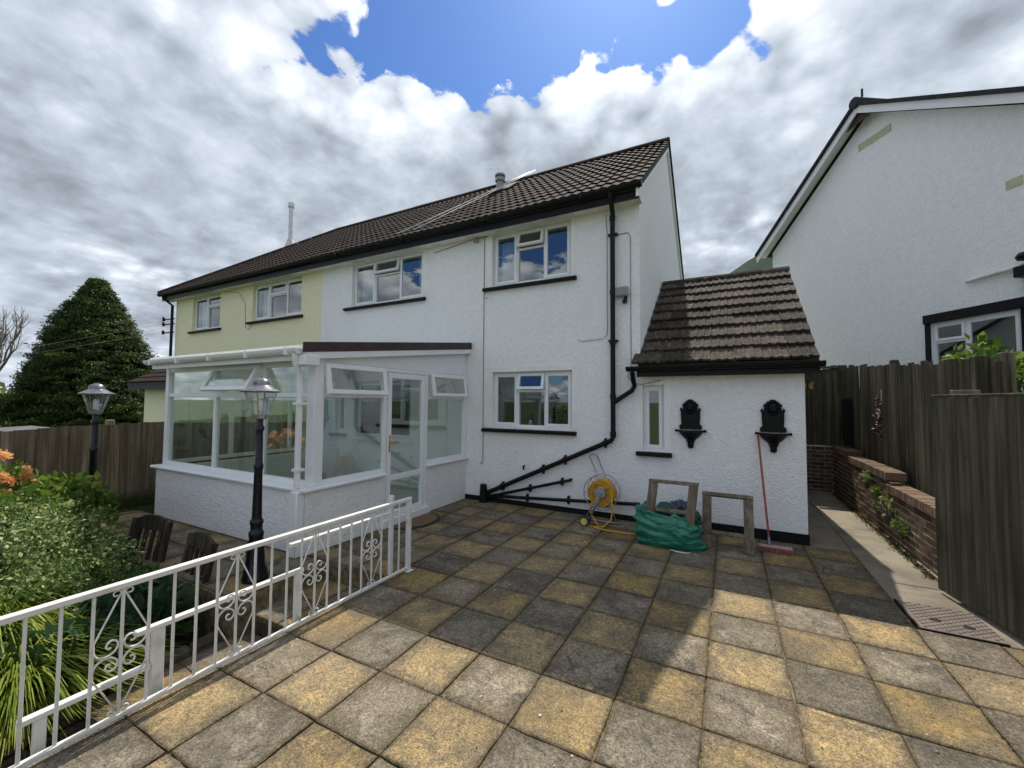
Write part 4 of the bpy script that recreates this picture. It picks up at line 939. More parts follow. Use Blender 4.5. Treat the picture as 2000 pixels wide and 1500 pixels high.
FL = fence('board_fence', 'weathered brown vertical board fence behind the lamp post and shrubs', (-8.6, -1.6), (-8.6, 6.05), 0.14, 1.16, 1.40, FENCE_L, side=-1, posts=(.12, .35, .58, .8, .98))
MB().bbox(-8.62, -8.58, -1.6, 6.05, 0.0, 0.138, .006).build('gravel_board', FENCE_L, FL)
FRr = fence('board_fence', 'dark green mossy board fence standing behind the brick wall', (1.985, 10.05), (2.22, 5.35), 0.585, 2.42, 2.11, FENCE_R, board=.125, jit=.03, side=-1, posts=(.45, .97))
FRb = fence('board_fence', 'short dark fence panel closing the far end of the path', (1.0, 10.18), (1.94, 10.10), 0.88, 2.36, 2.40, FENCE_R, board=.12, side=-1, posts=(.9,))
MB().box(1.0, 1.90, 10.04, 10.16, 2.40, 2.44).build('cap_rail', FENCE_R, FRb)
MB().bbox(1.905, 2.03, 10.07, 10.20, .85, 2.46, .008).build('corner_post', FENCE_R, FRb)
# the big gate panel on the right
gA, gB = Vector((1.668, 5.205, 0)), Vector((2.08, 3.22, 0)); gd = (gB - gA).normalized(); ga = math.atan2(gd.y, gd.x); gL = (gB - gA).length
GT = thing('timber_gate', 'tall dark weathered timber gate panel standing open on the right', 'gate', (gA.x, gA.y, 0), 0)
nbd = 14; bw = gL / nbd; gm = MB(); gm.bbox(.0015, bw - .0015, 0, .02, .03, 1.765, .003); gme = mesh_of(gm, GATE_W, 'board')
for i in range(nbd):
    p = gA + gd * (bw * i); inst('board', gme, GT, (p.x, p.y, random.uniform(-.004, .004)), (0, 0, ga))
def gbox(name, u0, u1, v0, v1, z0, z1):
    m_ = Matrix.Translation(gA) @ Matrix.Rotation(ga, 4, 'Z'); MB().bbox(u0, u1, v0, v1, z0, z1, .004, m_).build(name, GATE_W, GT)
for z in (.25, .85, 1.5): gbox('ledge', .02, gL - .02, .021, .055, z, z + .11)
gbox('top_rail', 0, gL, -.004, .03, 1.768, 1.79)
gbox('end_post', -.004, .07, .056, .13, 0, 1.74)
# split board ends behind the gate
sp_ = thing('split_fence_post', 'split fence post end standing above the gate against the neighbour window', 'post', (2.12, 5.55, .82))
MB().bbox(2.08, 2.17, 5.50, 5.59, .80, 2.17, .008).build('post_body', FENCE_R, sp_)
bkp = MB(); bkp.bbox(1.86, 2.06, 5.36, 5.39, 1.70, 1.84, .006, Matrix.Translation((0, 0, 0))); o = bkp.build('broken_board', TIMBER, sp_)

# ------------------------------------------------------------------ brick wall
BW = thing('brick_garden_wall', 'stepped low brown brick retaining wall along the concrete path', 'wall', (1.85, 7.8, 0))
bA, bB = Vector((1.775, 10.02, 0)), Vector((1.815, 5.40, 0)); bd = (bB - bA).normalized(); ba = math.atan2(bd.y, bd.x); bL = (bB - bA).length
BLn, CH = .225, .075
bm_ = MB(); bm_.bbox(.005, BLn - .005, 0, .10, 0, .064, .004); bme = mesh_of(bm_, BRICK, 'brick')
bh_ = MB(); bh_.bbox(.005, BLn / 2 - .005, 0, .10, 0, .064, .004); bhe = mesh_of(bh_, BRICK, 'brick')
cm_ = MB(); cm_.bbox(.004, .071, -.012, .20, 0, .105, .005); cme = mesh_of(cm_, COPING, 'coping_brick')
def ztop(u): return 12 if u < 1.05 else (11 if u < 2.95 else 9)
nb_ = 0; far = MB()
allb = []
for c in range(13):
    off = 0 if c % 2 else -BLn / 2; u = off
    while u < bL:
        if c < ztop(max(u, 0)) - 1 + 0:
            allb.append((c, u))
        u += BLn
allb.sort(key=lambda q: -q[1])
for i, (c, u) in enumerate(allb):
    p = bA + bd * max(u, 0); me_ = bhe if u < 0 else bme; z = -.03 + c * CH
    if i < 300: inst('brick', me_, BW, (p.x + random.uniform(-.004, .004), p.y, z + random.uniform(-.002, .002)), (0, 0, ba + PI * 0), (1, 1, 1))
    else: far.bbox(0.005, BLn - .005, 0, .1, 0, .064, .004, Matrix.Translation((p.x, p.y, z)) @ Matrix.Rotation(ba, 4, 'Z'))
if far.v: tag(far.build('far_bricks', BRICK, BW), kind='stuff')
u = 0
while u < bL - .05:
    p = bA + bd * u; z = -.03 + (ztop(u) - 1) * CH
    inst('coping_brick', cme, BW, (p.x, p.y, z + random.uniform(-.003, .003)), (0, 0, ba)); u += .075
def wbox(u0, u1, z1):
    m_ = Matrix.Translation(bA) @ Matrix.Rotation(ba, 4, 'Z'); return (u0, u1, .004, .19, -.1, z1 - .004, m_)
mm = MB()
for u0, u1 in ((0, 1.05), (1.051, 2.95), (2.951, bL)): mm.box(*wbox(u0, u1, -.03 + (ztop(u0 + .01) - 1) * CH))
mm.build('mortar', MORTAR, BW)
# end wall under the far fence panel
BW2 = thing('brick_end_wall', 'shaded brick wall below the fence panel at the end of the path', 'wall', (1.4, 10.12, 0))
for c in range(12):
    u = .98 + (0 if c % 2 else -.11)
    while u < 1.76:
        inst('brick', bme, BW2, (u, 10.03 + random.uniform(-.003, .003), -.03 + c * CH)); u += BLn
MB().box(.9, 1.98, 10.036, 10.14, -.1, .868).build('mortar', MORTAR, BW2)

# ------------------------------------------------------------------ railing
RX = -2.87
RA = thing('scroll_railing', 'white painted iron railing with scroll panels along the patio edge', 'railing', (RX, 1.6, 0))
m_ = MB(); m_.bbox(RX - .02, RX + .02, -.55, 3.275, .695, .728, .005); m_.build('top_rail', RAILP, RA)
m_ = MB(); m_.bbox(RX - .013, RX + .013, -.55, 3.235, .022, .046, .003); m_.build('bottom_rail', RAILP, RA)
m_ = MB(); m_.bbox(RX - .022, RX + .022, 3.225, 3.268, .004, .694, .004); m_.bbox(RX - .045, RX + .045, 3.20, 3.29, .001, .008, .002); m_.build('post', RAILP, RA)
bar = MB(); bar.bbox(-.0065, .0065, -.0065, .0065, .046, .695, .001); barm = mesh_of(bar, RAILP, 'baluster')
ys = [.68 + .1152 * (k - 12) for k in range(12, 34)] ; ys = [.68 - .1152 * k for k in range(10, 0, -1)] + [.68 + .1158 * k for k in range(0, 22)]
for y in ys:
    if -.52 < y < 3.15: inst('baluster', barm, RA, (RX, y, 0))
def crom(P, k):
    P = [Vector(p) for p in P]; out = []; Q_ = [P[0]] + P + [P[-1]]
    for i in range(1, len(Q_) - 2):
        p0, p1, p2, p3 = Q_[i - 1:i + 3]
        for j in range(k): t = j / k; out.append(.5 * (2 * p1 + (p2 - p0) * t + (2 * p0 - 5 * p1 + 4 * p2 - p3) * t * t + (3 * p1 - p0 - 3 * p2 + p3) * t ** 3))
    return out + [P[-1]]
def spiral(cy, cz, r0, a0, sweep, turns=22, shrink=.35):
    pts = []
    for i in range(turns + 1):
        t = i / turns; a = a0 + sweep * t; r = r0 * (1 - (1 - shrink) * t); pts.append((RX, cy + r * math.cos(a), cz + r * math.sin(a)))
    return pts
for k in (3 - 5 + 0, 3, 8, 13, 18):
    yc = .68 + .1158 * k; s = .1158; zc = .36; m_ = MB(); r = .0045
    for sg in (-1, 1):
        m_.tube([(RX, yc, .69), (RX, yc + sg * (s - .006), .45), (RX, yc + sg * (s - .006), .27), (RX, yc, .05)], r, 6)
        for up in (-1, 1):
            ctl = [(.110, .075), (.110, .060), (.104, .030), (.082, .008), (.052, .004), (.026, .018), (.012, .042), (.018, .066), (.036, .078), (.054, .070), (.060, .052), (.050, .040), (.040, .044)]
            m_.tube(crom([(RX, yc + sg * cy_, zc + up * cz_) for cy_, cz_ in ctl], 4), .0052, 6)
        for zz, dirz in ((.672, -1), (.066, 1)):
            m_.tube(spiral(yc + sg * .027, zz, .019, PI if sg > 0 else 0, sg * dirz * PI * 1.7, 14, .5), .004, 6)
    m_.build('scroll_panel', RAILP, RA, True)
def handrail(label, y0, y1, z, posts, zb):
    t = thing('step_handrail', label, 'handrail', (-2.99, (y0 + y1) / 2, zb), 0, 'white handrails beside the steps')
    MB().bbox(-3.012, -2.972, y0, y1, z - .03, z, .004).build('rail', RAILP, t)
    for (y, w) in posts: MB().bbox(-3.012, -2.976, y - w, y + w, zb, z - .031, .004).build('post', RAILP, t)
handrail('white step handrail nearest the conservatory door', 2.05, 3.22, .60, ((3.13, .02),), .0)
handrail('white step handrail in the middle, behind the scroll railing', 1.13, 2.17, .385, ((1.24, .03), (2.13, .025)), -.4)
handrail('lowest white step handrail at the bottom left beside the lime grass', .70, 1.20, .175, ((.775, .022),), -.6)
m_ = MB(); m_.bbox(-2.985, -2.945, 3.08, 3.12, -.01, .765, .005); o = m_.build('newel_post', RAILP); tag(o, 'square white newel post at the far end of the railing', 'post')

# ------------------------------------------------------------------ garden lamps
def lamp(x, y, z, s, label):
    t = thing('garden_lamp', label, 'lamp post', (x, y, z), 0, 'black garden lamp posts')
    P = lambda prof: [(r * s, h * s) for r, h in prof]
    c = (x, y, z)
    MB().lathe(P([(.115, 0), (.115, .03), (.105, .05), (.10, .10), (.085, .14), (.075, .30), (.060, .40), (.066, .42), (.066, .45), (.052, .47), (.052, .52), (.060, .54), (.058, .56), (.046, .58)]), 16, c).build('base', LAMPB, t, 40)
    MB().lathe(P([(.044, .56), (.036, 1.05), (.042, 1.06), (.042, 1.10), (.034, 1.11), (.030, 1.42), (.040, 1.43), (.040, 1.46), (.028, 1.48), (.028, 1.53)]), 14, c).build('post', LAMPB, t, 40)
    MB().lathe(P([(.030, 1.53), (.062, 1.545), (.072, 1.57), (.075, 1.585)]), 8, c).build('lantern_seat', STEEL, t, 30)
    g = MB(); n = 8; vs = []
    for r, h in ((.072, 1.587), (.135, 1.80)):
        for j in range(n): a = 2 * PI * (j + .5) / n; vs.append((x + r * s * math.cos(a), y + r * s * math.sin(a), z + h * s))
    g.add(vs, [(j, (j + 1) % n, n + (j + 1) % n, n + j) for j in range(n)]); go = g.build('lantern_glass', LGLASS, t)
    f = MB()
    for j in range(4):
        a = 2 * PI * (j + .5) / 4; f.tube([(x + .073 * s * math.cos(a), y + .073 * s * math.sin(a), z + 1.585 * s), (x + .137 * s * math.cos(a), y + .137 * s * math.sin(a), z + 1.802 * s)], .006 * s, 5)
    f.build('lantern_bars', STEEL, t)
    MB().lathe(P([(.175, 1.80), (.178, 1.812), (.12, 1.845), (.085, 1.87), (.078, 1.90), (.062, 1.925), (.03, 1.942), (.012, 1.946), (.012, 1.955)]), 16, c).build('lantern_roof', m_plain('silver_grey_lantern', (.20, .20, .21), .3, .3, 20, .7), t, 40)
    MB().lathe(P([(.028, 1.60), (.030, 1.70), (.022, 1.74)]), 10, c).build('bulb', m_plain('bulb_white', (.8, .8, .78), .3), t, True)
lamp(-4.0, 2.40, 0.0, .985, 'black garden lamp post in front of the conservatory windows')
lamp(-7.16, 2.20, 0.0, .975, 'black garden lamp post among the shrubs by the board fence')

# ------------------------------------------------------------------ old wooden chairs
def chair(x, y, z, rz, label):
    t = bpy.data.objects.new('garden_chair', None); COL.objects.link(t); t.location = (x, y, z); t.rotation_euler = (0, 0, rz); ORG[t.name] = Vector((0, 0, 0)); tag(t, label, 'chair', 'rotten garden chairs')
    def b(n, mb): mb.build(n, ROTTEN, t, local=True)
    tilt = Matrix.Translation((0, .22, .40)) @ Matrix.Rotation(R(-11), 4, 'X')
    for s in (-1, 1):
        m = MB(); m.bbox(s * .26 - .03, s * .26 + .03, -.025, .025, -.02, .50, .006, tilt); b('back_post', m)
        for yy in (-.24, .20): m = MB(); m.bbox(s * .26 - .028, s * .26 + .028, yy - .028, yy + .028, 0, .40, .005); b('leg', m)
    m = MB(); vs = []
    n = 8
    for i in range(n + 1):
        u = i / n; xx = -.23 + .46 * u; hh = .50 + .05 * math.sin(PI * u) + random.uniform(-.008, .008)
        for yy in (-.018, .018): vs += [tilt @ Vector((xx, yy, .40)), tilt @ Vector((xx, yy, hh))]
    fs = []
    for i in range(n): a = 4 * i; fs += [(a, a + 4, a + 5, a + 1), (a + 2, a + 3, a + 7, a + 6), (a + 1, a + 5, a + 7, a + 3), (a, a + 2, a + 6, a + 4)]
    fs += [(0, 1, 3, 2), (4 * n, 4 * n + 2, 4 * n + 3, 4 * n + 1)]
    m.add(vs, fs); b('top_rail', m)
    m = MB(); m.bbox(-.23, .23, -.016, .016, .02, .08, .004, tilt); b('lower_rail', m)
    for i in range(4): xx = -.165 + .11 * i; m = MB(); m.bbox(xx - .024, xx + .024, -.011, .011, .08, .41, .003, tilt); b('back_slat', m)
    for i in range(6): yy = -.27 + .092 * i; m = MB(); m.bbox(-.28, .28, yy, yy + .075, .40, .422, .004); b('seat_slat', m)
    return t
chair(-5.50, 1.90, -.50, R(10), 'dark rotten wooden garden chair back leaning beside the variegated shrub')
chair(-4.62, 1.92, -.55, R(-6), 'dark wooden garden chair with slatted back beside the lamp post base')

# ------------------------------------------------------------------ patio objects
# hose reel
HR = thing('hose_reel', 'hose reel cart with coiled yellow hose leaning at the white wall', 'hose reel', (-1.58, 5.72, 0))
hc = Vector((-1.60, 5.80, .44))
def circ(c, r, ax, n=32, y=0.0): return [(c.x + r * math.cos(2 * PI * i / n), c.y + y, c.z + r * math.sin(2 * PI * i / n)) for i in range(n)]
m = MB(); m.tube(circ(hc, .235, 1, y=-.09), .006, 6, closed=True); m.tube(circ(hc, .235, 1, y=.09), .006, 6, closed=True)
for yy in (-.09, .09):
    for a in (.6, 2.2, 3.2, 4.6, 5.6): m.tube([(hc.x + .07 * math.cos(a), hc.y + yy, hc.z + .07 * math.sin(a)), (hc.x + .235 * math.cos(a), hc.y + yy, hc.z + .235 * math.sin(a))], .006, 5)
m.build('reel_rim', STEEL, HR, True)
m = MB(); vs = []
m.tube([(hc.x, hc.y - .10, hc.z), (hc.x, hc.y + .10, hc.z)], .075, 18); m.tube([(hc.x, hc.y - .14, hc.z), (hc.x, hc.y - .09, hc.z)], .03, 10); m.build('hub', GREYP, HR, 40)
m = MB()
for k in range(5):
    for j in range(5):
        r = .092 + .021 * k; yy = -.066 + .033 * j + .006 * math.sin(k * 2.3 + j)
        pts = [(hc.x + (r + .006 * math.sin(3 * a + k + j)) * math.cos(a), hc.y + yy, hc.z - .01 + (r + .006 * math.cos(2 * a + k)) * math.sin(a)) for a in [2 * PI * i / 28 for i in range(28)]]
        m.tube(pts, .0105, 6, closed=True)
m.build('hose_coil', YELLOW, HR, True)
m = MB()
for s in (-.06, .06):
    m.tube([(-1.80, 5.60, .06), (hc.x + .0, hc.y - .115, hc.z), (-1.64 + s, 5.90, .66), (-1.78 + s, 6.0, .90)] if s < 0 else [(-1.74, 5.60, .06), (hc.x + .02, hc.y - .115, hc.z), (-1.64 + s, 5.90, .66), (-1.78 + s, 6.0, .90)], .010, 6)
m.tube([(-1.84, 6.0, .895), (-1.82, 6.0, .925), (-1.78, 6.0, .935), (-1.74, 6.0, .925), (-1.72, 6.0, .895)], .010, 6)
m.build('handle_frame', STEEL, HR, True)
for yy in (5.56, 5.66):
    m = MB(); m.tube([(-1.78, yy - .018, .062), (-1.78, yy + .018, .062)], .062, 20); w = m.build('wheel', RUBBER, HR, 40)
    m = MB(); m.tube([(-1.78, yy - .022, .062), (-1.78, yy - .016, .062)], .048, 20); m.build('wheel_disc', YWHEEL, w, 40)
m = MB(); m.tube([(-1.78, 5.56, .062), (-1.78, 5.66, .062)], .01, 8); m.tube([(-1.86, 5.85, .015), (-1.35, 5.85, .015)], .012, 8); m.tube([(-1.40, 5.85, .015), (hc.x, hc.y + .1, hc.z)], .010, 6); m.tube([(-1.80, 5.85, .015), (hc.x, hc.y + .1, hc.z)], .010, 6); m.build('foot_bar', STEEL, HR, True)
m = MB(); m.tube([(-1.44, 5.70, .40), (-1.41, 5.64, .25), (-1.42, 5.60, .12), (-1.50, 5.55, .035), (-1.62, 5.53, .014), (-1.72, 5.56, .014)], .0095, 6); m.tube([(-1.72, 5.57, .014), (-1.60, 5.50, .014), (-1.42, 5.46, .014), (-1.2, 5.46, .014), (-.98, 5.50, .014)], .0095, 6); m.tube([(-1.72, 5.74, .3), (-1.75, 5.70, .2), (-1.70, 5.66, .12), (-1.60, 5.60, .02)], .0095, 6)
m.build('hose_tail', YELLOW, HR, True)

# green bag
BG = thing('green_bag', 'crumpled green woven plastic bag lying on the slabs below the wooden frame', 'bag', (-.66, 5.45, 0))
nu, nv = 128, 56; V = []; Fq = []
def ridged(p, f): return 1 - 2.4 * abs(mnoise.noise(Vector(p) * f))
for j in range(nv):
    v = j / (nv - 1)
    for i in range(nu):
        u = 2 * PI * i / nu; cu, su = math.cos(u), math.sin(u)
        ex_ = abs(cu) ** .62 * (1 if cu > 0 else -1); ey_ = abs(su) ** .62 * (1 if su > 0 else -1)
        vv = min(v / .74, 1.0); bulge = .84 + .24 * math.sin(PI * min(.15 + vv * .8, 1))
        w, dth = .335 * bulge, .25 * bulge
        rim = .36 + .085 * mnoise.noise(Vector((cu * 1.6, su * 1.6, 3.3))) + .05 * mnoise.noise(Vector((cu * 4, su * 4, 1.3))) - .05 * cu
        z = rim * vv ** .95
        if v > .74: t_ = (v - .74) / .26; w *= 1 - .75 * t_; dth *= 1 - .75 * t_; z = rim - .10 * math.sin(PI / 2 * t_) + .06 * mnoise.noise(Vector((cu * 3 * (1 - t_), su * 3 * (1 - t_), 7)))
        p = Vector((ex_ * w, ey_ * dth, z)); q = Vector((p.x * .7, p.y * .7, p.z * 1.5 + .35 * p.x))
        c = .040 * ridged(q + Vector((4, 1, 0)), 4.2) + .020 * ridged(q + Vector((0, 2, 5)), 9.5) + .008 * ridged(q, 21.0)
        nrm = Vector((cu, su, .25 if v < .74 else .9)); nrm.normalize(); p = p + nrm * (c - .012)
        if cu > .45 and vv < .35: p.x += (cu - .45) * .20 * (1 - vv / .35)
        if cu < -.2 and vv > .55: p.x -= .09 * (vv - .55) * (-cu)
        V.append((-.68 + p.x, 5.43 + p.y, max(p.z, .004)))
for j in range(nv - 1):
    for i in range(nu): Fq.append((j * nu + i, j * nu + (i + 1) % nu, (j + 1) * nu + (i + 1) % nu, (j + 1) * nu + i))
m = MB(); m.add(V, Fq); ctr = len(m.v); m.v.append((-.68, 5.45, .26)); m.f += [((nv - 1) * nu + i, (nv - 1) * nu + (i + 1) % nu, ctr) for i in range(nu)]
m.build('sack', TARP, BG, 50)
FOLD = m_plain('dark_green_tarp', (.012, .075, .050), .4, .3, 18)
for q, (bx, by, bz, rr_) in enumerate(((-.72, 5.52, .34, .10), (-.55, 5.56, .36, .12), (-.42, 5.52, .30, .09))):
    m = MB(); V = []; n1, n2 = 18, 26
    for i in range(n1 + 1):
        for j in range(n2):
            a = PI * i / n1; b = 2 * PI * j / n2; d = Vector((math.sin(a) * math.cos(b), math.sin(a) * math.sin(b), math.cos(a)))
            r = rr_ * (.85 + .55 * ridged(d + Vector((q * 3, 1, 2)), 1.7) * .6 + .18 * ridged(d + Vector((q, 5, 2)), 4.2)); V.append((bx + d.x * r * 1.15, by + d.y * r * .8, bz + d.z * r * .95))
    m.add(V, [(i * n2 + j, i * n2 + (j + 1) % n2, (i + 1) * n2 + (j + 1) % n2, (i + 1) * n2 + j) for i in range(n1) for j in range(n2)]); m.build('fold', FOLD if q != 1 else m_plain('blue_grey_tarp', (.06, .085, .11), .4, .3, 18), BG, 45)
m = MB(); m.tube([(-.62, 5.12, .012), (-.55, 5.08, .014), (-.45, 5.08, .012), (-.40, 5.11, .012)], .009, 6); m.build('strap', m_plain('white_webbing', (.55, .56, .52), .8), BG, True)

def frame_obj(label, P0, ex, ez, n, wid, hei, low, loc):
    """weathered H frame: two legs, head rail and low rail. P0 bottom-left, ex along, ez up, n outward"""
    t = thing('wooden_trestle', label, 'trestle', loc, 0, 'weathered timber trestles by the outhouse')
    ex, ez, n = Vector(ex).normalized(), Vector(ez).normalized(), Vector(n).normalized()
    m_ = Matrix((ex, n, ez)).transposed().to_4x4(); m_.translation = Vector(P0)
    lw = .10
    for a in (0, wid - lw): MB().bbox(a, a + lw, 0, .055, 0, hei - .046, .006, m_).build('leg', TIMBER, t)
    MB().bbox(-.005, wid + .005, -.006, .065, hei - .045, hei, .005, m_).build('head_rail', TIMBER, t)
    MB().bbox(lw - .01, wid - lw + .01, .012, .045, low, low + .045, .004, m_).build('low_rail', TIMBER, t)
    MB().bbox(-.004, lw + .004, -.008, .061, low - .01, low + .05, .004, m_).build('joint_block', TIMBER, t)
    return t
frame_obj('grey timber trestle frame resting on the green bag', (-.93, 5.22, .20), (1, .10, -.02), (.10, .16, 1), (0, 1, -.2), .55, .58, .20, (-.66, 5.22, .2))
frame_obj('grey timber trestle frame standing on the slabs beside the broom', (-.30, 5.42, 0.003), (1, -.02, 0), (0, .42, 1), (0, 1, -.42), .54, .66, .17, (-.03, 5.5, 0))

# broom
BR = thing('broom', 'red handled broom leaning on the outhouse wall', 'broom', (.40, 5.62, 0))
a_, b_ = Vector((.325, 6.09, 1.30)), Vector((.40, 5.66, .06))
m = MB(); m.tube([a_, a_ + (b_ - a_) * .12], .012, 8); m.tube([a_ + (b_ - a_) * .12, a_ + (b_ - a_) * .93], .012, 8); m.build('handle', REDP, BR, 40)
MB().tube([a_ + (b_ - a_) * .925, b_], .014, 8).build('ferrule', STEEL, BR, 40)
MB().bbox(.28, .62, 5.61, 5.69, .048, .070, .006).build('head', m_plain('pale_pink_wood', (.40, .26, .23), .8), BR)
m = MB()
for i in range(26):
    for j in range(4):
        x = .285 + .33 * i / 25; y = 5.615 + .066 * j / 3; m.tube([(x, y, .049), (x + random.uniform(-.008, .008), y + random.uniform(-.012, .012) - .006, .004)], .0055, 4)
tag(m.build('bristles', PINKB, BR), kind='stuff')

# wall fountains
def fountain(x, z, label):
    t = thing('wall_fountain', label, 'wall fountain', (x, YF, z), 0, 'black wall fountains on the outhouse')
    out = [(-.1335, .009), (-.138, .049), (-.111, .071), (-.116, .147), (-.1175, .218), (-.129, .231), (-.125, .249), (-.111, .262), (-.101, .240), (-.091, .245), (-.091, .276), (-.099, .285), (-.094, .303), (-.076, .312), (-.062, .332), (-.03, .342), (-.022, .358)]
    out = [(px * 1.03, pz * 1.165) for px, pz in out]; zb = z + .118
    poly = [(x + px, zb + pz) for px, pz in out] + [(x - px, zb + pz) for px, pz in out[::-1]]
    MB().prism(poly, 1, YF - .035, YF - .001).build('back_plate', IRON, t)
    m = MB(); m.prism([(x + px * .72, zb + pz * .86 + .03) for px, pz in out[2:]] + [(x - px * .72, zb + pz * .86 + .03) for px, pz in out[2:][::-1]], 1, YF - .05, YF - .034); m.build('raised_panel', IRON, t)
    # lion mask
    m = MB(); c = (x, YF - .055, z + .43)
    def blob(cx, cy, cz, rx, ry, rz):
        vs = []; fs = []; n1, n2 = 8, 10
        for i in range(n1 + 1):
            for j in range(n2): a = PI * i / n1; b = 2 * PI * j / n2; vs.append((cx + rx * math.sin(a) * math.cos(b), cy + ry * math.sin(a) * math.sin(b), cz + rz * math.cos(a)))
        for i in range(n1):
            for j in range(n2): fs.append((i * n2 + j, i * n2 + (j + 1) % n2, (i + 1) * n2 + (j + 1) % n2, (i + 1) * n2 + j))
        m.add(vs, fs)
    blob(*c, .055, .035, .065); blob(x, YF - .088, z + .405, .028, .028, .026)
    for s in (-1, 1): blob(x + s * .022, YF - .085, z + .45, .012, .010, .010); blob(x + s * .045, YF - .06, z + .485, .018, .015, .018)
    for k in range(10): a = 2 * PI * k / 10; blob(x + .068 * math.cos(a), YF - .052, z + .43 + .08 * math.sin(a), .022, .02, .024)
    m.build('lion_mask', IRON, t, True)
    # half bowl
    m = MB(); n = 14; prof = [(.03, .0), (.06, .02), (.10, .055), (.135, .095), (.155, .125), (.172, .13), (.172, .148), (.150, .148), (.11, .10)]; vs = []
    for (r, h) in prof:
        for j in range(n + 1): a = PI + PI * j / n; vs.append((x + r * math.cos(a), YF - .002 + r * .85 * math.sin(a), z + h - .03))
    fs = [(i * (n + 1) + j, i * (n + 1) + j + 1, (i + 1) * (n + 1) + j + 1, (i + 1) * (n + 1) + j) for i in range(len(prof) - 1) for j in range(n)]
    fs.append(tuple((len(prof) - 1) * (n + 1) + j for j in range(n + 1))); m.add(vs, fs); m.build('basin', IRON, t, 50)
    m = MB()
    for s in (-1, 1): m.tube([(x + s * .15, YF - .02, z + .108), (x + s * .178, YF - .03, z + .108), (x + s * .195, YF - .03, z + .108)], [.012, .016, .02], 8)
    m.build('basin_scroll', IRON, t, True)
    m = MB(); m.lathe([(.022, -.125), (.036, -.115), (.038, -.08), (.042, -.05), (.055, -.03), (.055, -.01)], 10, (x, YF - .03, z)); m.build('corbel', IRON, t, 50)
fountain(-.46, 1.215, 'black lion wall fountain beside the narrow window')
fountain(.49, 1.215, 'black lion wall fountain above the red broom handle')

# security light
SLt = thing('security_light', 'grey floodlight with sensor fixed on the wall by the downpipe', 'light fitting', (-1.36, YF, 3.3))
MB().bbox(-1.46, -1.27, YF - .10, YF - .03, 3.26, 3.40, .012, Matrix.Translation((0, 0, 0))).build('lamp_head', GREYP, SLt)
MB().bbox(-1.44, -1.29, YF - .106, YF - .099, 3.28, 3.38, .002).build('lens', m_plain('lamp_lens', (.25, .25, .26), .2), SLt)
m = MB(); m.bbox(-1.34, -1.30, YF - .05, YF - .001, 3.19, 3.29, .006); m.lathe([(.0, 3.15), (.03, 3.155), (.034, 3.19), (.02, 3.215)], 10, (-1.33, YF - .055, 0)); m.build('sensor', BLACK, SLt, 40)

# half-round door mat
DM = thing('door_mat', 'half round brown door mat on the step by the conservatory door', 'door mat', (-4.03, 4.6, 0))
def half(r, z0, z1, name, mat):
    n = 20; poly = [(-4.03 + r * math.cos(-PI / 2 + PI * i / n) * .85, 4.6 + r * math.sin(-PI / 2 + PI * i / n)) for i in range(n + 1)]
    MB().prism(poly, 2, z0, z1).build(name, mat, DM)
half(.46, .004, .014, 'rubber_edge', RUBBER); half(.41, .0145, .022, 'coir_top', m_plain('coir', (.16, .095, .06), .95, .3, 60, bump=.6, bscale=160))

# manhole cover
MH = thing('manhole_cover', 'rusty pink patterned manhole cover set into the path by the gate', 'manhole cover', (1.5, 4.55, 0))
MB().bbox(1.27, 1.74, 4.30, 4.80, -.02, .004, .003).build('plate', MANH, MH)
m = MB()
for i in range(14):
    for j in range(9):
        x = 1.30 + .032 * i; y = 4.33 + .052 * j + (.026 if i % 2 else 0); 
        if y < 4.78: m.box(x, x + .022, y, y + .011, .0042, .0085)
tag(m.build('raised_pattern', MANH, MH), kind='stuff')
for (x, y) in ((1.42, 4.50), (1.60, 4.47)):
    n = 10; m = MB(); m.prism([(x + .035 * math.cos(2 * PI * i / n), y + .024 * math.sin(2 * PI * i / n)) for i in range(n)], 2, .0045, .010); m.build('lifting_eye', BLACKP, MH)
MB().box(1.255, 1.268, 4.285, 4.815, -.02, .006).build('frame_edge', BLACKP, MH); MB().box(1.269, 1.74, 4.285, 4.298, -.02, .006).build('frame_edge', BLACKP, MH)

# things on the fences
o = MB().bbox(1.86, 1.97, 9.50, 9.62, .95, 1.80, .006).build('meter_box', BLACKP); tag(o, 'narrow black box fixed to the dark fence at the corner', 'box')
GL = thing('hanging_garland', 'dried pink brown flower garland hanging on the dark fence', 'garland', (2.0, 8.0, 1.3))
m = MB(); m.tube([(2.02, 8.0, 1.92), (2.02, 8.0, 1.75)], .008, 5); m.build('hook', STEEL, GL)
V = []; Fc = []; Tn = []
for i in range(260):
    h = RNG.uniform(0, 1); w = .03 + .085 * math.sin(PI * min(h * 1.1, 1)); z = 1.80 - .62 * h; y = 8.0 + RNG.normal() * w * .75; x = 1.985 + RNG.normal() * .02; r = RNG.uniform(.012, .028)
    a, b = RNG.normal(size=3), RNG.normal(size=3); a /= np.linalg.norm(a); b -= a * (a @ b); b /= np.linalg.norm(b); k = len(V)
    c = np.array((x, y, z)); V += [c - a * r, c + b * r * .6, c + a * r, c - b * r * .6]; Fc.append((k, k + 1, k + 2, k + 3)); Tn.append(RNG.uniform())
big_mesh('dried_flowers', np.array(V), np.array(Fc), np.array(Tn), m_leaf('dried_flower', [(0, (.02, .012, .012)), (.7, (.06, .03, .032)), (1, (.40, .24, .22))], .2), GL)
BF = thing('butterfly_ornament', 'small orange butterfly ornament on the end fence panel', 'ornament', (1.42, 10.1, 2.1))
m = MB()
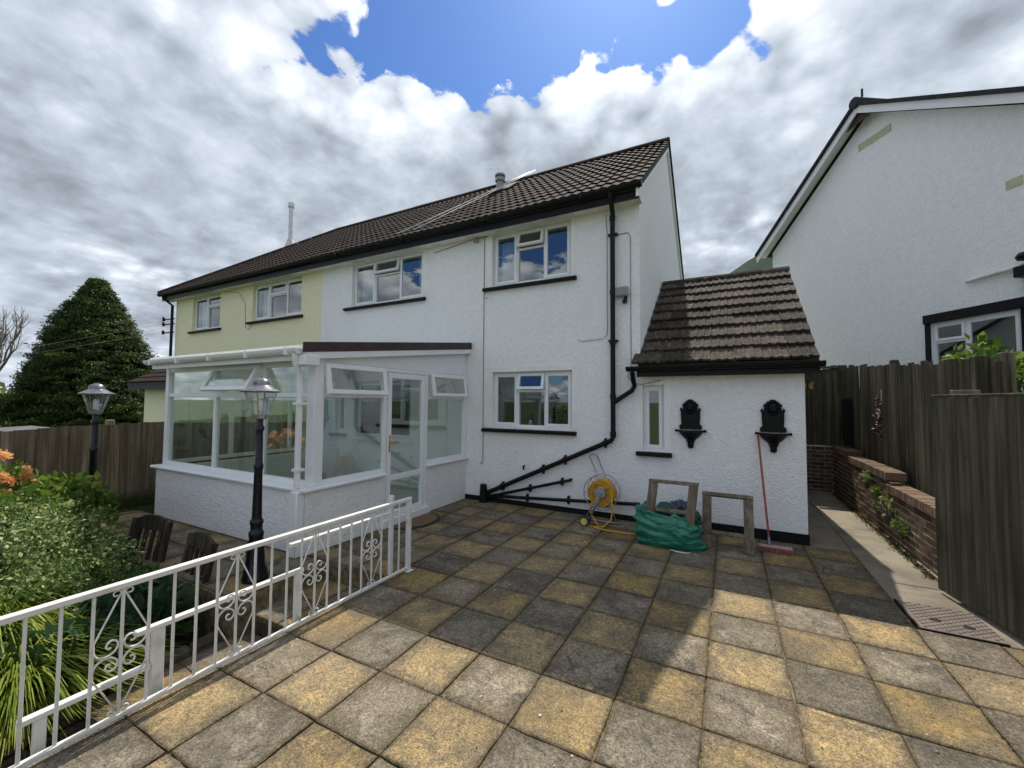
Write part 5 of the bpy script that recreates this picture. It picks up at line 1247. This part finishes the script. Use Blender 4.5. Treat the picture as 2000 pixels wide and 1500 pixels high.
for s in (-1, 1):
    m.prism([(1.42, 2.08), (1.42 + s * .10, 2.17), (1.42 + s * .13, 2.13), (1.42 + s * .09, 2.08)], 1, 10.125, 10.135); m.prism([(1.42, 2.075), (1.42 + s * .09, 2.07), (1.42 + s * .10, 2.01), (1.42 + s * .05, 1.99)], 1, 10.125, 10.135)
m.build('wings', m_plain('faded_orange', (.34, .19, .06), .7, .3), BF); MB().tube([(1.42, 10.12, 2.0), (1.42, 10.12, 2.15)], .012, 6).build('body', BLACKP, BF)

# ------------------------------------------------------------------ foliage
def unit(n):
    v = RNG.normal(size=(n, 3)); return v / np.linalg.norm(v, axis=1)[:, None]
def leaves(C_, N_, size, asp=0.5, fold=0.25, up=0.3, jit=0.7, tint=None):
    """pointed leaves: 2 quads... here one bent quad pair per leaf. C_ centres (n,3), N_ preferred normals"""
    n = len(C_); d = unit(n) + N_ * 0.3 + np.array((0, 0, up)); d /= np.linalg.norm(d, axis=1)[:, None]
    nr = N_ + unit(n) * jit; s = np.cross(d, nr); s /= (np.linalg.norm(s, axis=1)[:, None] + 1e-9); nn = np.cross(s, d)
    L = (size * RNG.uniform(.45, 1.5, n))[:, None]; Wd = L * asp * .5
    a = C_; m1 = C_ + d * L * .5 + s * Wd + nn * L * fold * .3; m2 = C_ + d * L * .5 - s * Wd + nn * L * fold * .3; t = C_ + d * L
    V = np.stack([a, m1, t, m2], 1).reshape(-1, 3); F = np.arange(n * 4).reshape(n, 4)
    if tint is None: tint = RNG.uniform(0, 1, n)
    return V, F, tint
def shell_pts(n, c, r, inner=.55, flat=0.15, lumps=8, amp=.22):
    u = unit(n); u[:, 2] = np.where(u[:, 2] < -flat, -u[:, 2], u[:, 2]); k = unit(lumps)
    rad = 1 + amp * (np.max(u @ k.T, axis=1) - .75) * 2 + RNG.normal(size=n) * .05
    dep = 1 - (1 - inner) * RNG.uniform(0, 1, n) ** 1.6
    P = np.array(c) + u * np.array(r) * (rad * dep)[:, None]; return P, u, dep
def trunk_limbs(c, h, r, n, spread, parent, mat=BARK, name='stem'):
    mb = MB()
    for i in range(n):
        a = 2 * PI * i / n + random.uniform(-.3, .3); s = spread * random.uniform(.5, 1)
        mb.tube([c, (c[0] + .3 * s * math.cos(a), c[1] + .3 * s * math.sin(a), c[2] + h * .45), (c[0] + s * math.cos(a), c[1] + s * math.sin(a), c[2] + h)], [r, r * .7, r * .3], 6)
    return mb.build(name, mat, parent, True)
def shrub(name, label, c, r, n, size, mat, cat='shrub', asp=.55, lumps=9, amp=.25, base=None, tintfn=None, group=None, inner=.5):
    b = base if base is not None else c[2] - r[2]
    t = thing(name, label, cat, (c[0], c[1], b), 0, group)
    P, N, dep = shell_pts(n, c, r, inner, .35, lumps, amp); k = P[:, 2] > b; P, N, dep = P[k], N[k], dep[k]
    nv_ = np.array([mnoise.noise(Vector(p) * (1.9 / max(r)) * 1.6) for p in P]); nf_ = np.array([mnoise.noise(Vector(p) * (5.5 / max(r))) for p in P])
    P = P + N * (nv_ * .22 + nf_ * .12)[:, None] * min(r); k = (nf_ > -.16) & (P[:, 2] > b); P, N, dep, nf_ = P[k], N[k], dep[k], nf_[k]
    # clumps: pull leaves together in sprays
    cl = P[RNG.integers(0, len(P), max(8, len(P) // 45))]; 
    dd = RNG.uniform(0, .35, len(P)); idx = RNG.integers(0, len(cl), len(P))
    near = np.argmin(((P[:, None, :] - cl[None, :, :]) ** 2).sum(2), axis=1) if len(P) * len(cl) < 3e7 else idx
    P = P + (cl[near] - P) * dd[:, None]
    ct = RNG.uniform(-.22, .22, len(cl))[near]
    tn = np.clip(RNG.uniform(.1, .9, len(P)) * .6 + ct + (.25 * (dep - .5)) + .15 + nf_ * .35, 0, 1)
    if tintfn is not None: tn = tintfn(P, tn)
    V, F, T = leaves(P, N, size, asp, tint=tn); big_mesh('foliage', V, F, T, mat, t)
    trunk_limbs((c[0], c[1], b), (c[2] + r[2] * .5 - b), .025, 7, max(r[0], r[1]) * .6, t); return t
def var_tint(P, tn):
    u = RNG.uniform(0, 1, len(P)); return np.where(u < .19, .85 + .15 * RNG.uniform(0, 1, len(P)), tn * .72)
shrub('variegated_shrub', 'large variegated cream and green shrub in front of the wooden chair', (-5.75, 1.30, -.05), (1.25, .74, .74), 34000, .036, L_VAR, tintfn=var_tint, base=-.50, lumps=16, amp=.3)
shrub('variegated_shrub', 'smaller grey green variegated shrub low beside the chair seat', (-4.78, 1.42, -.08), (.42, .42, .44), 9000, .028, L_VAR, tintfn=lambda P, t: var_tint(P, t) * .8, base=-.50, lumps=9, amp=.3)
AZ = shrub('azalea', 'azalea bush with orange blossom beside the left fence', (-7.35, 1.35, .30), (.62, .5, .62), 3600, .075, L_BRI, base=-.50, lumps=8, amp=.25)
P, N, dep = shell_pts(44, (-7.3, 1.35, .42), (.60, .48, .66), .92, 0.0, 6, .15); P = P[P[:, 2] > .42]; Vv = []; Ff = []; Tt = []; base_i = 0
for p in P:
    k = 60; q = p + unit(k) * RNG.uniform(.015, .055, k)[:, None]; v, f, t_ = leaves(q, unit(k), .04, .8, .5); Vv.append(v); Ff.append(f + base_i); Tt.append(np.clip(RNG.uniform(0, 1, k) * .7 + RNG.uniform(0, .3), 0, 1)); base_i += len(v)
big_mesh('blossom', np.concatenate(Vv), np.concatenate(Ff), np.concatenate(Tt), L_FLW, AZ)
shrub('leafy_shrub', 'bright green leafy shrub below the orange azalea', (-6.75, 1.78, .36), (.55, .42, .42), 3000, .09, L_BRI, base=-.50, lumps=7)
for (c, r, n, lab) in (((-4.22, 1.62, -.16), (.36, .40, .30), 700, 'dark broad leaved plant in the bed beside the lamp post'), ((-4.18, 1.18, -.24), (.26, .34, .26), 500, 'dark broad leaved plant in the bed behind the lime grass')):
    shrub('broad_leaved_plant', lab, c, r, n, .17, L_DRK, 'plant', asp=.42, base=-.50, lumps=6, amp=.3, group='dark broad leaved plants')
def blades(name, label, c, n, h, spread, mat, w=.008, cat='grass clump', lean=(0, 0), segs=5):
    t = thing(name, label, cat, c); 
    a = RNG.uniform(0, 2 * PI, n); out = np.stack([np.cos(a), np.sin(a)], 1); r0 = RNG.uniform(0, 1, n) ** .7 * spread * .3
    H = h * RNG.uniform(.55, 1.15, n); S_ = spread * RNG.uniform(.25, 1.1, n); V = []; 
    side = np.stack([-out[:, 1], out[:, 0]], 1) + RNG.normal(size=(n, 2)) * .3; Vs = np.zeros((n, segs + 1, 2, 3))
    for k in range(segs + 1):
        u = k / segs; rr = r0 + S_ * u ** 1.6; z = H * (1.9 * u - .95 * u * u * (1 + .4 * S_ / spread)); ww = w * (1 - u) ** .7 + .0006
        ctr = np.stack([c[0] + out[:, 0] * rr + lean[0] * u * u, c[1] + out[:, 1] * rr + lean[1] * u * u, c[2] + z], 1)
        for q, sg in ((0, -1), (1, 1)): Vs[:, k, q, :2] = ctr[:, :2] + side * ww * sg; Vs[:, k, q, 2] = ctr[:, 2]
    V = Vs.reshape(-1, 3); F = []
    b0 = np.arange(n) * (segs + 1) * 2
    for k in range(segs): F.append(np.stack([b0 + 2 * k, b0 + 2 * k + 1, b0 + 2 * k + 3, b0 + 2 * k + 2], 1))
    tn = np.clip(np.concatenate([RNG.uniform(0, .75, n) + .25 * k / segs for k in range(segs)]), 0, 1)
    big_mesh('blades', V, np.concatenate(F), tn, mat, t); return t
blades('ornamental_grass', 'lime green arching ornamental grass clump behind the near end of the railing', (-4.30, 1.00, -.50), 2600, .66, .70, L_GRS, .009)
blades('ornamental_grass', 'second lime green grass clump at the left edge of the picture', (-4.95, 1.0, -.50), 2400, .84, .76, L_GRS, .009)
def lawn_strip(name, x0, x1, y0, y1, z, n, h, mat):
    c = np.stack([RNG.uniform(x0, x1, n), RNG.uniform(y0, y1, n), np.full(n, z)], 1); d = unit(n) * .45; d[:, 2] = 1; d /= np.linalg.norm(d, axis=1)[:, None]
    s = np.cross(d, unit(n)); s /= np.linalg.norm(s, axis=1)[:, None]; L = (h * RNG.uniform(.4, 1.3, n))[:, None]
    V = np.stack([c - s * .004, c + s * .004, c + d * L], 1).reshape(-1, 3); o = big_mesh(name, V, np.arange(3 * n).reshape(n, 3), RNG.uniform(0, 1, n), mat)
    return tag(o, 'rough green grass along the foot of the left fence', 'grass', kind='stuff')
lawn_strip('rough_grass', -8.56, -8.12, .6, 4.6, .02, 9000, .20, L_LWN)
# weeds on the brick wall
for i, (u, z, s, lab) in enumerate(((2.35, .62, .12, 'weed with pale leaves growing from the brick wall, farthest one'), (2.75, .50, .10, 'bright green fern weed growing from the brick wall'), (3.15, .38, .16, 'largest grey green weed hanging on the brick wall'), (3.6, .24, .10, 'small pale weed on the brick wall nearest the gate'))):
    p = bA + bd * u; shrub('wall_weed', lab, (p.x - .05, p.y, z), (s * .6, s * 1.3, s * .9), 160, .045, L_BRI if i == 1 else L_VAR, 'weed', base=z - s, group='weeds on the brick wall')
def moss(name, pts, label, size, mat, spread=.012):
    n = len(pts); pts = np.array(pts) + RNG.normal(size=(n, 3)) * np.array((spread, spread, 0)); V, F, T = leaves(pts, np.tile((0, 0, 1.0), (n, 1)), size, .5, .3, .8)
    return tag(big_mesh(name, V, F, T, mat), label, 'moss', kind='stuff')
L_MOS = m_leaf('moss_leaf', [(0, (.035, .032, .012)), (.6, (.085, .080, .024)), (1, (.17, .15, .05))], .2)
pts = [(1.77 - abs(RNG.normal()) * .035, RNG.uniform(5.5, 9.8), .0) for _ in range(2600)]
moss('wall_foot_moss', pts, 'yellow green moss along the foot of the brick wall', .022, L_MOS, .006)
pts = []
for i in range(-6, 4):
    for _ in range(420):
        y = RNG.uniform(.4, 6.0)
        if mnoise.noise(Vector((i * 1.7, y * 1.1, 4))) > .02: pts.append((X0 + PX * i, y, -.010))
for j in range(-5, 8):
    for _ in range(420):
        x = RNG.uniform(-2.9, 1.2)
        if mnoise.noise(Vector((x * 1.1, j * 1.7, 9))) > .02: pts.append((x, Y0 + PY * j, -.010))
moss('joint_moss', pts, 'brown green moss growing in the joints of the patio slabs', .013, L_MOS, .006)
n = 420; pc = np.stack([RNG.uniform(-2.8, 1.6, n), RNG.uniform(.5, 6.0, n), np.full(n, .004)], 1); kk = np.array([mnoise.noise(Vector(p) * .9 + Vector((3, 3, 3))) for p in pc]) > -.12; pc = pc[kk]
V, F, T = leaves(pc, np.tile((0, 0, 1.0), (len(pc), 1)), .015, .6, .3, .05); V[:, 2] = np.maximum(V[:, 2], .003)
tag(big_mesh('patio_litter', V, F, T, m_leaf('dry_litter', [(0, (.05, .035, .02)), (.55, (.20, .16, .10)), (.8, (.42, .40, .36)), (1, (.62, .60, .55))], .1)), 'scattered dry leaf bits and pale flecks on the patio slabs', 'litter', kind='stuff')
# neighbour's shrub behind the fence
shrub('leafy_shrub', 'bright leafy shrub showing above the dark fence by the neighbour window', (2.78, 7.3, 1.85), (.32, .5, .62), 900, .10, L_BRI, base=.82, lumps=7, amp=.35)
shrub('leafy_shrub', 'bright leafy shrub at the right edge above the gate', (2.75, 6.25, 1.68), (.28, .34, .58), 800, .10, L_BRI, base=.82, lumps=7, amp=.35)
# hedge along the bottom of the garden, seen in the conservatory glass
shrub('garden_hedge', 'long dark clipped hedge at the bottom of the garden', (-9.0, -5.2, .2), (5.5, .8, 1.3), 9000, .11, L_HDG, 'hedge', base=-.78, lumps=20, amp=.1)

# conifer
def conifer(c, h, r, label):
    t = thing('conifer', label, 'tree', c)
    mb = MB(); mb.tube([(c[0], c[1], c[2]), (c[0], c[1], c[2] + h * .5), (c[0], c[1], c[2] + h * .95)], [.35, .22, .04], 8)
    for k in range(40):
        z = c[2] + h * (.08 + .85 * k / 40); a = k * 2.4; rr = r * prof_c((z - c[2]) / h) * .8
        mb.tube([(c[0], c[1], z), (c[0] + rr * math.cos(a), c[1] + rr * math.sin(a), z + rr * .25)], [.06, .015], 5)
    mb.build('trunk', BARK, t, True)
    nc = 2700; u = RNG.uniform(0, 1, nc) ** 1.35; a = RNG.uniform(0, 2 * PI, nc); pr = np.array([prof_c(x) for x in u])
    lump = 1 + .05 * np.sin(a * 3 + u * 9) + .05 * np.sin(a * 7 - u * 23) + RNG.normal(size=nc) * .04
    dep = np.where(RNG.uniform(0, 1, nc) < .68, 1.0, RNG.uniform(.6, .92, nc)); R_ = r * pr * lump * dep
    Cc = np.stack([c[0] + R_ * np.cos(a), c[1] + R_ * np.sin(a), c[2] + h * u], 1); O = np.stack([np.cos(a), np.sin(a), np.full(nc, .35)], 1)
    k = 84; P = np.repeat(Cc, k, 0); N = np.repeat(O, k, 0); sz = .30
    off = unit(nc * k) * (RNG.uniform(0, 1, nc * k) ** .6)[:, None] * np.array((.36, .36, .13)); P = P + off
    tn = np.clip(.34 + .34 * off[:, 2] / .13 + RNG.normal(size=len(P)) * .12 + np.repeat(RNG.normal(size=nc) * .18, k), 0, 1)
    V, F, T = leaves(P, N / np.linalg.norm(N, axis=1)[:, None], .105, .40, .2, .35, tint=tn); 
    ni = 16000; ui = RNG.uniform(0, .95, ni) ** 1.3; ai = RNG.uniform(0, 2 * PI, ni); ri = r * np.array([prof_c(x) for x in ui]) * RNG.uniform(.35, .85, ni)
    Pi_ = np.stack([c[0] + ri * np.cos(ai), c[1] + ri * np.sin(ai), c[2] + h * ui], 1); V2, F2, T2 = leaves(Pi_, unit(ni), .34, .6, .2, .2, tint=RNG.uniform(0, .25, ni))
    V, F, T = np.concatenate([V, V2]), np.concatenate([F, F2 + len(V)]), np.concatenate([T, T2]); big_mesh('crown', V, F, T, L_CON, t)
def prof_c(u): return max(.03, (1 - u ** 2.1)) * (0.86 + .14 * min(1, u * 5)) ** 1.0 * (1.0 if u > .05 else .9)
conifer((-29.6, 8.95, -.5), 8.45, 2.75, 'large dense dark green conifer beyond the left fence')
# bare tree
def bare_tree(c, h, label):
    t = thing('bare_tree', label, 'tree', c); mb = MB(); rr = random.Random(4)
    def grow(p, d, L, r, lev):
        pts = [p]; q = Vector(p); dd = Vector(d).normalized(); n = 4
        for i in range(n):
            dd = (dd + Vector((rr.uniform(-.2, .2), rr.uniform(-.2, .2), rr.uniform(0, .22)))).normalized(); q = q + dd * (L / n); pts.append(q.copy())
        mb.tube(pts, [r * (1 - .45 * i / n) for i in range(n + 1)], 5 if lev > 1 else 7)
        if lev >= 5: return
        for k in range(4 if lev < 2 else 3 if lev < 4 else 2):
            i = rr.choice((2, 3, 4, 4)); nd = (dd + Vector((rr.uniform(-.75, .75), rr.uniform(-.75, .75), rr.uniform(.0, .8)))).normalized(); grow(pts[i], nd, L * rr.uniform(.58, .78), r * .52, lev + 1)
    for k in range(3): grow(Vector(c), (rr.uniform(-.3, .3), rr.uniform(-.3, .3), 1), h * .34, .16, 0)
    mb.build('branches', m_wood('pale_bark', (.15, .13, .12), (.30, .27, .25), None, (1, 1, .2), 14), t, True)
bare_tree((-27.9, 5.25, -.3), 6.6, 'bare pale branched tree at the left edge')
def round_tree(c, r, h, n, label, mat=L_HDG):
    t = thing('garden_tree', label, 'tree', c); P, N, dep = shell_pts(n, (c[0], c[1], c[2] + h * .6), (r, r, h * .45), .4, .9, 10, .35)
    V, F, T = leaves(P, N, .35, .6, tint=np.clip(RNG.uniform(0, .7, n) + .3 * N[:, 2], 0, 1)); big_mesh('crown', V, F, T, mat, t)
    mb = MB(); mb.tube([c, (c[0], c[1], c[2] + h * .4), (c[0] + .2, c[1], c[2] + h * .75)], [.25, .18, .06], 7)
    for k in range(6): a = k * 1.05; mb.tube([(c[0], c[1], c[2] + h * .4), (c[0] + r * .6 * math.cos(a), c[1] + r * .6 * math.sin(a), c[2] + h * .7)], [.1, .03], 5)
    mb.build('trunk', BARK, t, True)
round_tree((-36.0, 16.0, -.5), 2.6, 5.2, 2600, 'distant green tree between the conifer and the cream house')
round_tree((-33.0, 5.2, -.5), 2.4, 2.6, 1800, 'low green tree under the bare branches at the left edge', L_BRI)
# grey shed roof just over the left fence
SH = thing('garden_shed', 'low grey shed roof just visible over the left fence', 'shed', (-12.6, 2.2, -.5))
MB().box(-13.6, -11.6, 1.0, 3.1, -.6, .93).build('wall', FENCE_L, SH)
MB().prism([(.9, .94), (.9, 1.00), (3.2, 1.09), (3.2, 1.03)], 0, -13.8, -11.4).build('roof', m_plain('grey_shed_felt', (.11, .105, .105), .85, .3, 5), SH)
# overhead wires at the left
ow = thing('overhead_wires', 'two thin overhead wires running left from the cream house corner', 'wires', (XL, 6.0, 3.7))
for z in (3.95, 3.70): MB().tube([(XL - .45, 6.0, z), (-24, 5.2, z - .35), (-40, 4.4, z + .2)], .004, 4).build('wire', CABLE, ow)

# far hill
n = 40; V = []; F = []
for j in range(12):
    for i in range(n):
        a = R(-42 + 96 * i / (n - 1)); u = j / 11; d = 260 + 260 * u; s = math.exp(-((math.degrees(a) - 9) / 22) ** 2)
        hgt = (168 * s + 3 * math.sin(i * .7) * s) * math.sin(PI / 2 * u); V.append((d * math.sin(a), d * math.cos(a), -2 + hgt))
for j in range(11):
    for i in range(n - 1): F.append((j * n + i, j * n + i + 1, (j + 1) * n + i + 1, (j + 1) * n + i))
m = MB(); m.add(V, F); tag(m.build('hill', HILLM, None, True), kind='structure')
